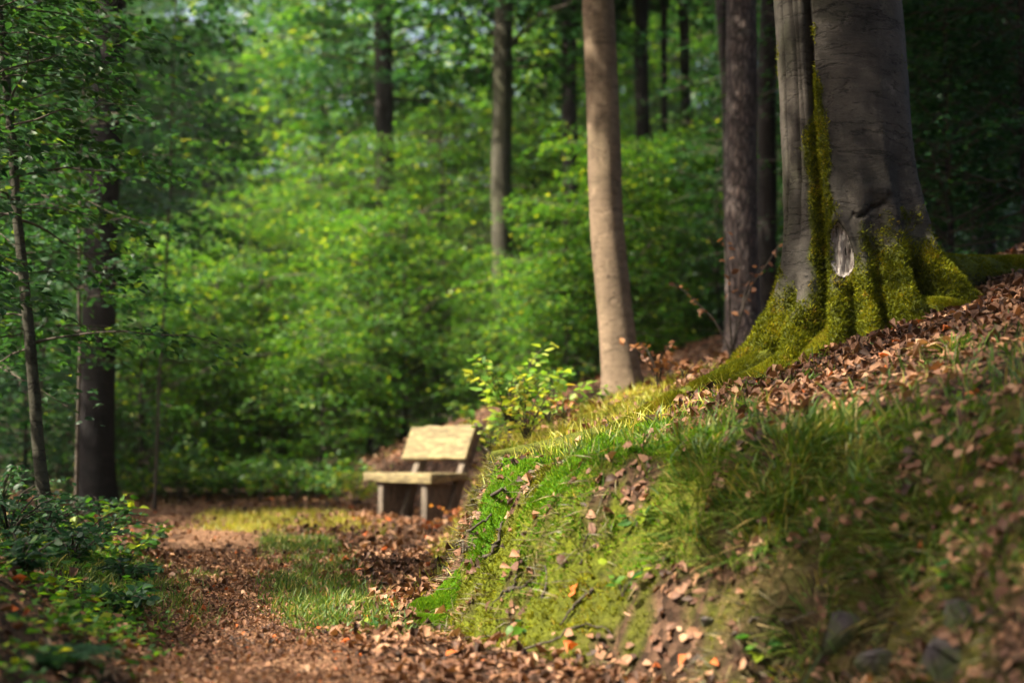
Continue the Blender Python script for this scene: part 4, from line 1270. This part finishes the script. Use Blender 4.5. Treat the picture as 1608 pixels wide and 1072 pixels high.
def fern(pos, n, L, label):
    t = thing('fern', pos, label, 'fern')
    for i in range(n):
        a = i * 6.28 / n + rng.uniform(-0.2, 0.2)
        tt_ = np.linspace(0, 1, 16)
        p = np.stack([np.cos(a) * L * tt_, np.sin(a) * L * tt_, L * (0.9 * tt_ - 0.75 * tt_ ** 2)], 1)
        V1 = tube(p, np.linspace(0.004, 0.001, 16), 4, False)
        m_ = 34; u = np.linspace(0.12, 1, m_)
        pts = np.stack([np.interp(u, tt_, p[:, c]) for c in range(3)], 1)
        pts2 = np.concatenate([pts, pts]); yaw = np.concatenate([np.full(m_, a + 1.25), np.full(m_, a - 1.25)])
        w = 0.30 * L * np.sin(np.clip(0.15 + 0.85 * u, 0, 1) * math.pi) ** 0.7 + 0.01
        nr = np.tile([-0.2 * math.cos(a), -0.2 * math.sin(a), 1.0], (2 * m_, 1))
        s3 = np.stack([np.tile(w, 2), np.full(2 * m_, 0.035 * L / 0.6), np.full(2 * m_, 0.03)], 1)
        V2, F2, A2 = spread(LEAF_T, pts2, frames(nr, yaw), s3, np.full(2 * m_, 0.3 + 0.4 * rng.random()))
        V, F = join([V1, (V2, F2)])
        link('frond', np_mesh('frond', V, F, {'rnd': np.full(len(V), 0.35)}), M['leaf_shaded'], t)


fern(on_ground(90, 1050), 11, 0.17, 'dark fern with spreading fronds in the lower left corner')


def stone(px, py, sx, sy, sz, label, seedv, rot=0.0):
    import bmesh
    c = on_ground(px, py)
    bm = bmesh.new()
    rs = np.random.default_rng(int(seedv))
    for q in rs.uniform(-1, 1, (16, 3)):
        q = q / max(np.abs(q).max(), 0.3) * rs.uniform(0.8, 1.0)
        bm.verts.new((q[0] * sx, q[1] * sy, q[2] * sz - 0.35 * sz))
    h_ = bmesh.ops.convex_hull(bm, input=bm.verts)
    bmesh.ops.delete(bm, geom=[v for v in bm.verts if not v.link_faces], context='VERTS')
    bmesh.ops.bevel(bm, geom=list(bm.edges), offset=min(sx, sy, sz) * 0.12, segments=2, affect='EDGES')
    bmesh.ops.recalc_face_normals(bm, faces=list(bm.faces))
    m_ = bpy.data.meshes.new('stone'); bm.to_mesh(m_); bm.free()
    o = link('stone', m_, M['stone'], None, c, label, 'stone', 'stones in the bank')
    o.rotation_euler = (0.2, 0.1, rot)


stone(1385, 1035, 0.075, 0.06, 0.055, 'squarish reddish grey stone in the lower right, left of the big one', 1.0, 0.4)
stone(1490, 1030, 0.11, 0.08, 0.075, 'large dark stone in the lower right corner', 5.0, 0.2)
stone(1330, 985, 0.05, 0.05, 0.07, 'upright mossy stone on the bank above the squarish one', 9.0, 1.0)
stone(1112, 975, 0.035, 0.03, 0.025, 'small pale brown stone at the foot of the bank', 13.0, 0.6)
stone(1520, 960, 0.06, 0.05, 0.05, 'mossy stone above the large dark one', 17.0, 0.9)
stone(645, 815, 0.09, 0.07, 0.05, 'pale flat stone on the ground before the bench', 21.0, 0.5)
stone(588, 822, 0.07, 0.06, 0.04, 'dark stone on the ground left of the bench leg', 25.0, 0.1)


def stick(name, pxs, r, parent=None, mat='twig', label=None, group=None, lift=0.006):
    c = np.array([on_ground(*p) for p in pxs])
    p = smooth_path(c, 24)
    p[:, 2] = np.maximum(p[:, 2], H(p[:, 0], p[:, 1])) + lift
    p += rng.normal(0, r * 0.5, p.shape)
    V, F = tube(p, np.linspace(r, r * 0.45, 24), 7, True, 0.15, 20)
    if parent is None:
        return link(name, np_mesh(name, V - p[12], F, None, True), M[mat], None, p[12], label, 'twig', group)
    return link(name, np_mesh(name, V, F, None, True), M[mat], parent)


for pxs, r in (([(706, 862), (735, 838), (775, 808)], 0.008), ([(742, 800), (770, 780), (800, 768)], 0.011), ([(762, 880), (782, 850), (790, 818)], 0.009), ([(700, 905), (728, 872), (745, 845)], 0.007),
               ([(800, 930), (830, 918), (850, 905)], 0.006), ([(815, 905), (800, 930), (770, 955)], 0.005), ([(912, 890), (918, 860), (930, 832)], 0.004), ([(850, 945), (858, 915), (852, 888)], 0.005),
               ([(1430, 930), (1440, 880), (1425, 830)], 0.004), ([(1462, 900), (1470, 860), (1460, 815)], 0.004), ([(690, 930), (720, 900), (740, 880)], 0.006), ([(930, 930), (905, 950), (880, 985)], 0.006)):
    stick('exposed_root', pxs, r, floor)
for pxs, r, lab in (([(1160, 665), (1240, 640), (1320, 612), (1408, 555)], 0.006, 'long dark twig lying up the slope below the old beech'), ([(1075, 640), (1100, 612), (1128, 590)], 0.006, 'short twig leaning at the left root of the old beech'),
                    ([(800, 1030), (880, 1005), (960, 1000)], 0.005, 'twig lying in the leaf litter below the bank'), ([(1330, 830), (1400, 800), (1440, 770)], 0.004, 'pale twig among grass on the right slope'),
                    ([(610, 905), (640, 895), (665, 870)], 0.006, 'twig in the litter at the foot of the bank'), ([(1150, 1000), (1220, 985), (1290, 960)], 0.005, 'twig at the foot of the shaded bank'), ([(430, 1000), (500, 990), (560, 1000)], 0.004, 'thin twig beside the trail'),
                    ([(330, 1010), (370, 1003), (400, 1012)], 0.006, 'dark twig on the bare trail')):
    stick('fallen_twig', pxs, r, None, 'twig', lab, 'twigs on the ground')


def cushion(px, py, rx, ry, hz, label):
    c = on_ground(px, py)
    t = thing('moss_cushion', c, label, 'moss')
    n_ = 26
    a = np.linspace(0, 6.283, n_, endpoint=False); q_ = np.linspace(0, 1, 12)
    A_, Q_ = np.meshgrid(a, q_)
    rn = 1 + 0.5 * fbm(np.cos(A_) * 1.5 + px, np.sin(A_) * 1.5)
    X, Y = c[0] + rx * Q_ * np.cos(A_) * rn, c[1] + ry * Q_ * np.sin(A_) * rn
    top = lambda q: hz * np.sqrt(np.clip(1 - q ** 2, 0, 1))
    Z = H(X, Y) + top(Q_) * (1 + 0.8 * fbm(X * 14, Y * 14)) - 0.012
    P_ = np.stack([X, Y, Z], -1)
    i, j = np.meshgrid(np.arange(11), np.arange(n_), indexing='ij')
    F = np.stack([i * n_ + j, (i + 1) * n_ + j, (i + 1) * n_ + (j + 1) % n_, i * n_ + (j + 1) % n_], -1).reshape(-1, 4)
    link('mound', np_mesh('mound', P_.reshape(-1, 3) - c, F, {'rnd': np.full(n_ * 12, 0.2)}, True), M['moss_bright'], t)
    m_ = 12000
    qq = np.sqrt(rng.random(m_)); aa = rng.uniform(0, 6.283, m_)
    r_ = 1 + 0.5 * fbm(np.cos(aa) * 1.5 + px, np.sin(aa) * 1.5)
    x, y = c[0] + rx * qq * np.cos(aa) * r_, c[1] + ry * qq * np.sin(aa) * r_
    z = H(x, y) + top(qq) * (1 + 0.8 * fbm(x * 14, y * 14)) - 0.012
    nr = np.stack([np.cos(aa) * qq, np.sin(aa) * qq, np.ones(m_)], 1) + rng.normal(0, 0.4, (m_, 3))
    s_ = rng.uniform(0.008, 0.018, m_)
    V, F, A = spread(MOSS_T, np.stack([x, y, z], 1) - c, frames(nr, rng.uniform(0, 6.28, m_)), np.stack([s_ * .7, s_ * .7, s_], 1), np.clip(rng.normal(.55, .2, m_), 0, 1))
    link('moss', np_mesh('cushion_moss', V, F, A), M['moss_bright'], t, kind='stuff')


cushion(682, 958, 0.12, 0.16, 0.06, 'bright green moss cushion at the left foot of the bank')
cushion(672, 985, 0.085, 0.08, 0.045, 'small bright moss cushion in front of the larger one')
cushion(1160, 577, 0.09, 0.12, 0.05, 'bright green moss cushion left of the old beech roots')
cushion(800, 770, 0.18, 0.22, 0.05, 'bright moss cushion on the corner of the bank crest')
cushion(920, 720, 0.22, 0.24, 0.04, 'broad bright moss cushion along the bank crest')

# ------------------------------------------------------------------ saplings close on the left, with single leaves
def near_sapling(px, dep, h, lean, nb, label, z0, rad, single=0, per=64, leaf=0.058, r0=0.036, az=(-1.2, 1.2), mat='leaf_near'):
    base = at_depth(px, dep)
    t = thing('beech_sapling', base, label, 'tree', 'beech saplings on the left')
    me_, p = trunk_mesh('trunk', h, r0, r0 * 0.35, lean, 0.3, 14, 50, 0.012, 0.06, 0.2)
    tr = link('trunk', me_, M['bark_mid' if r0 > 0.03 else 'twig'], t)
    z = z0 + (h - z0) * np.sort(rng.random(nb))
    a = rng.uniform(az[0], az[1], nb) + (rng.random(nb) < 0.25) * 3.1
    L = rad * rng.uniform(0.5, 1.15, nb) * (1 - 0.35 * (z - z0) / (h - z0))
    d = np.stack([np.cos(a), np.sin(a), rng.uniform(0.0, 0.45, nb)], 1); d /= np.linalg.norm(d, axis=1, keepdims=True)
    st = np.stack([np.interp(z, p[:, 2], p[:, 0]), np.interp(z, p[:, 2], p[:, 1]), z], 1)
    P_, f, sz = sprays(st, d, L, per, leaf, 0.25, 0.35)
    parts = branch_tubes(st, d, L, 0.007, 0.25, 0.0, 8, 5)
    link('branches', np_mesh('sapling_branches', *parts), M['twig'], t, kind='stuff')
    n = len(P_)
    W = P_ + base
    a_, b_, f_ = to_px(W)
    sees = (a_ > 0) & (a_ < 1608) & (b_ > 0) & (b_ < 1072)
    od = np.argsort(-(sz / f_) * sees)
    one = od[:single * 3:3] if single else od[:0]
    rest = np.setdiff1d(np.arange(n), one)
    V, F, A = spread(NEAR_T, P_[rest], f[rest], sz[rest], np.clip(rng.normal(.45, .22, len(rest)), 0, 1))
    cr = link('crown', np_mesh('sapling_crown', V, F, A), M[mat], t, kind='stuff')
    ms = leaf_set(NEAR_T, mat)
    for i in one: put_leaf(cr, np.zeros(3), P_[i], f[i], sz[i], ms)
    return t


near_sapling(92, 7.4, 4.6, (-0.55, 0.0), 64, 'slim grey beech sapling at the left edge with leafy sprays reaching over the path', 0.95, 1.2, 300, r0=0.033, az=(-2.0, 0.9))
near_sapling(-95, 6.6, 3.1, (0.1, 0.0), 44, 'leafy sapling nearest the viewer, growing in from the left edge', 0.9, 1.1, 0, r0=0.03, az=(-1.4, 1.0))
near_sapling(-140, 8.6, 3.7, (0.2, 0.0), 48, 'leafy beech sapling growing in from beyond the left edge', 0.8, 1.5, 0, r0=0.03)
near_sapling(125, 10.6, 4.2, (-0.1, 0.2), 36, 'leafy sapling in front of the thick dark trunk', 1.3, 1.35, 0, leaf=0.062, r0=0.016, az=(-2.5, 1.5), mat='leaf_shaded')
near_sapling(60, 15.0, 6.8, (0.1, 0.1), 56, 'tall leafy sapling behind the thick dark trunk, on its left', 2.4, 1.7, 0, leaf=0.075, r0=0.018, az=(-3.1, 3.1), mat='leaf_shaded')
near_sapling(245, 15.6, 6.8, (0.1, 0.1), 50, 'tall leafy sapling right of the thick dark trunk', 2.8, 1.5, 0, leaf=0.075, r0=0.018, az=(-3.1, 3.1), mat='leaf_shaded')
near_sapling(-60, 12.0, 3.3, (0.1, 0.2), 30, 'dim leafy sapling left of the thick dark trunk', 0.6, 1.6, 0, leaf=0.07, r0=0.03, az=(-2.5, 1.5), mat='leaf_shaded')

# ------------------------------------------------------------------ air
hm = bpy.data.materials.new('forest_air'); hm.use_nodes = True
hn = hm.node_tree
for n in list(hn.nodes): hn.nodes.remove(n)
ho = hn.nodes.new('ShaderNodeOutputMaterial'); hv = hn.nodes.new('ShaderNodeVolumePrincipled')
hv.inputs['Color'].default_value = (0.9, 0.95, 0.95, 1)
hv.inputs['Density'].default_value = 0.00035
hv.inputs['Anisotropy'].default_value = 0.3
hn.links.new(hv.outputs[0], ho.inputs['Volume'])
link('haze', np_mesh('haze', *box(-95, 95, -35, 115, -3, 40)), hm, kind='stuff')
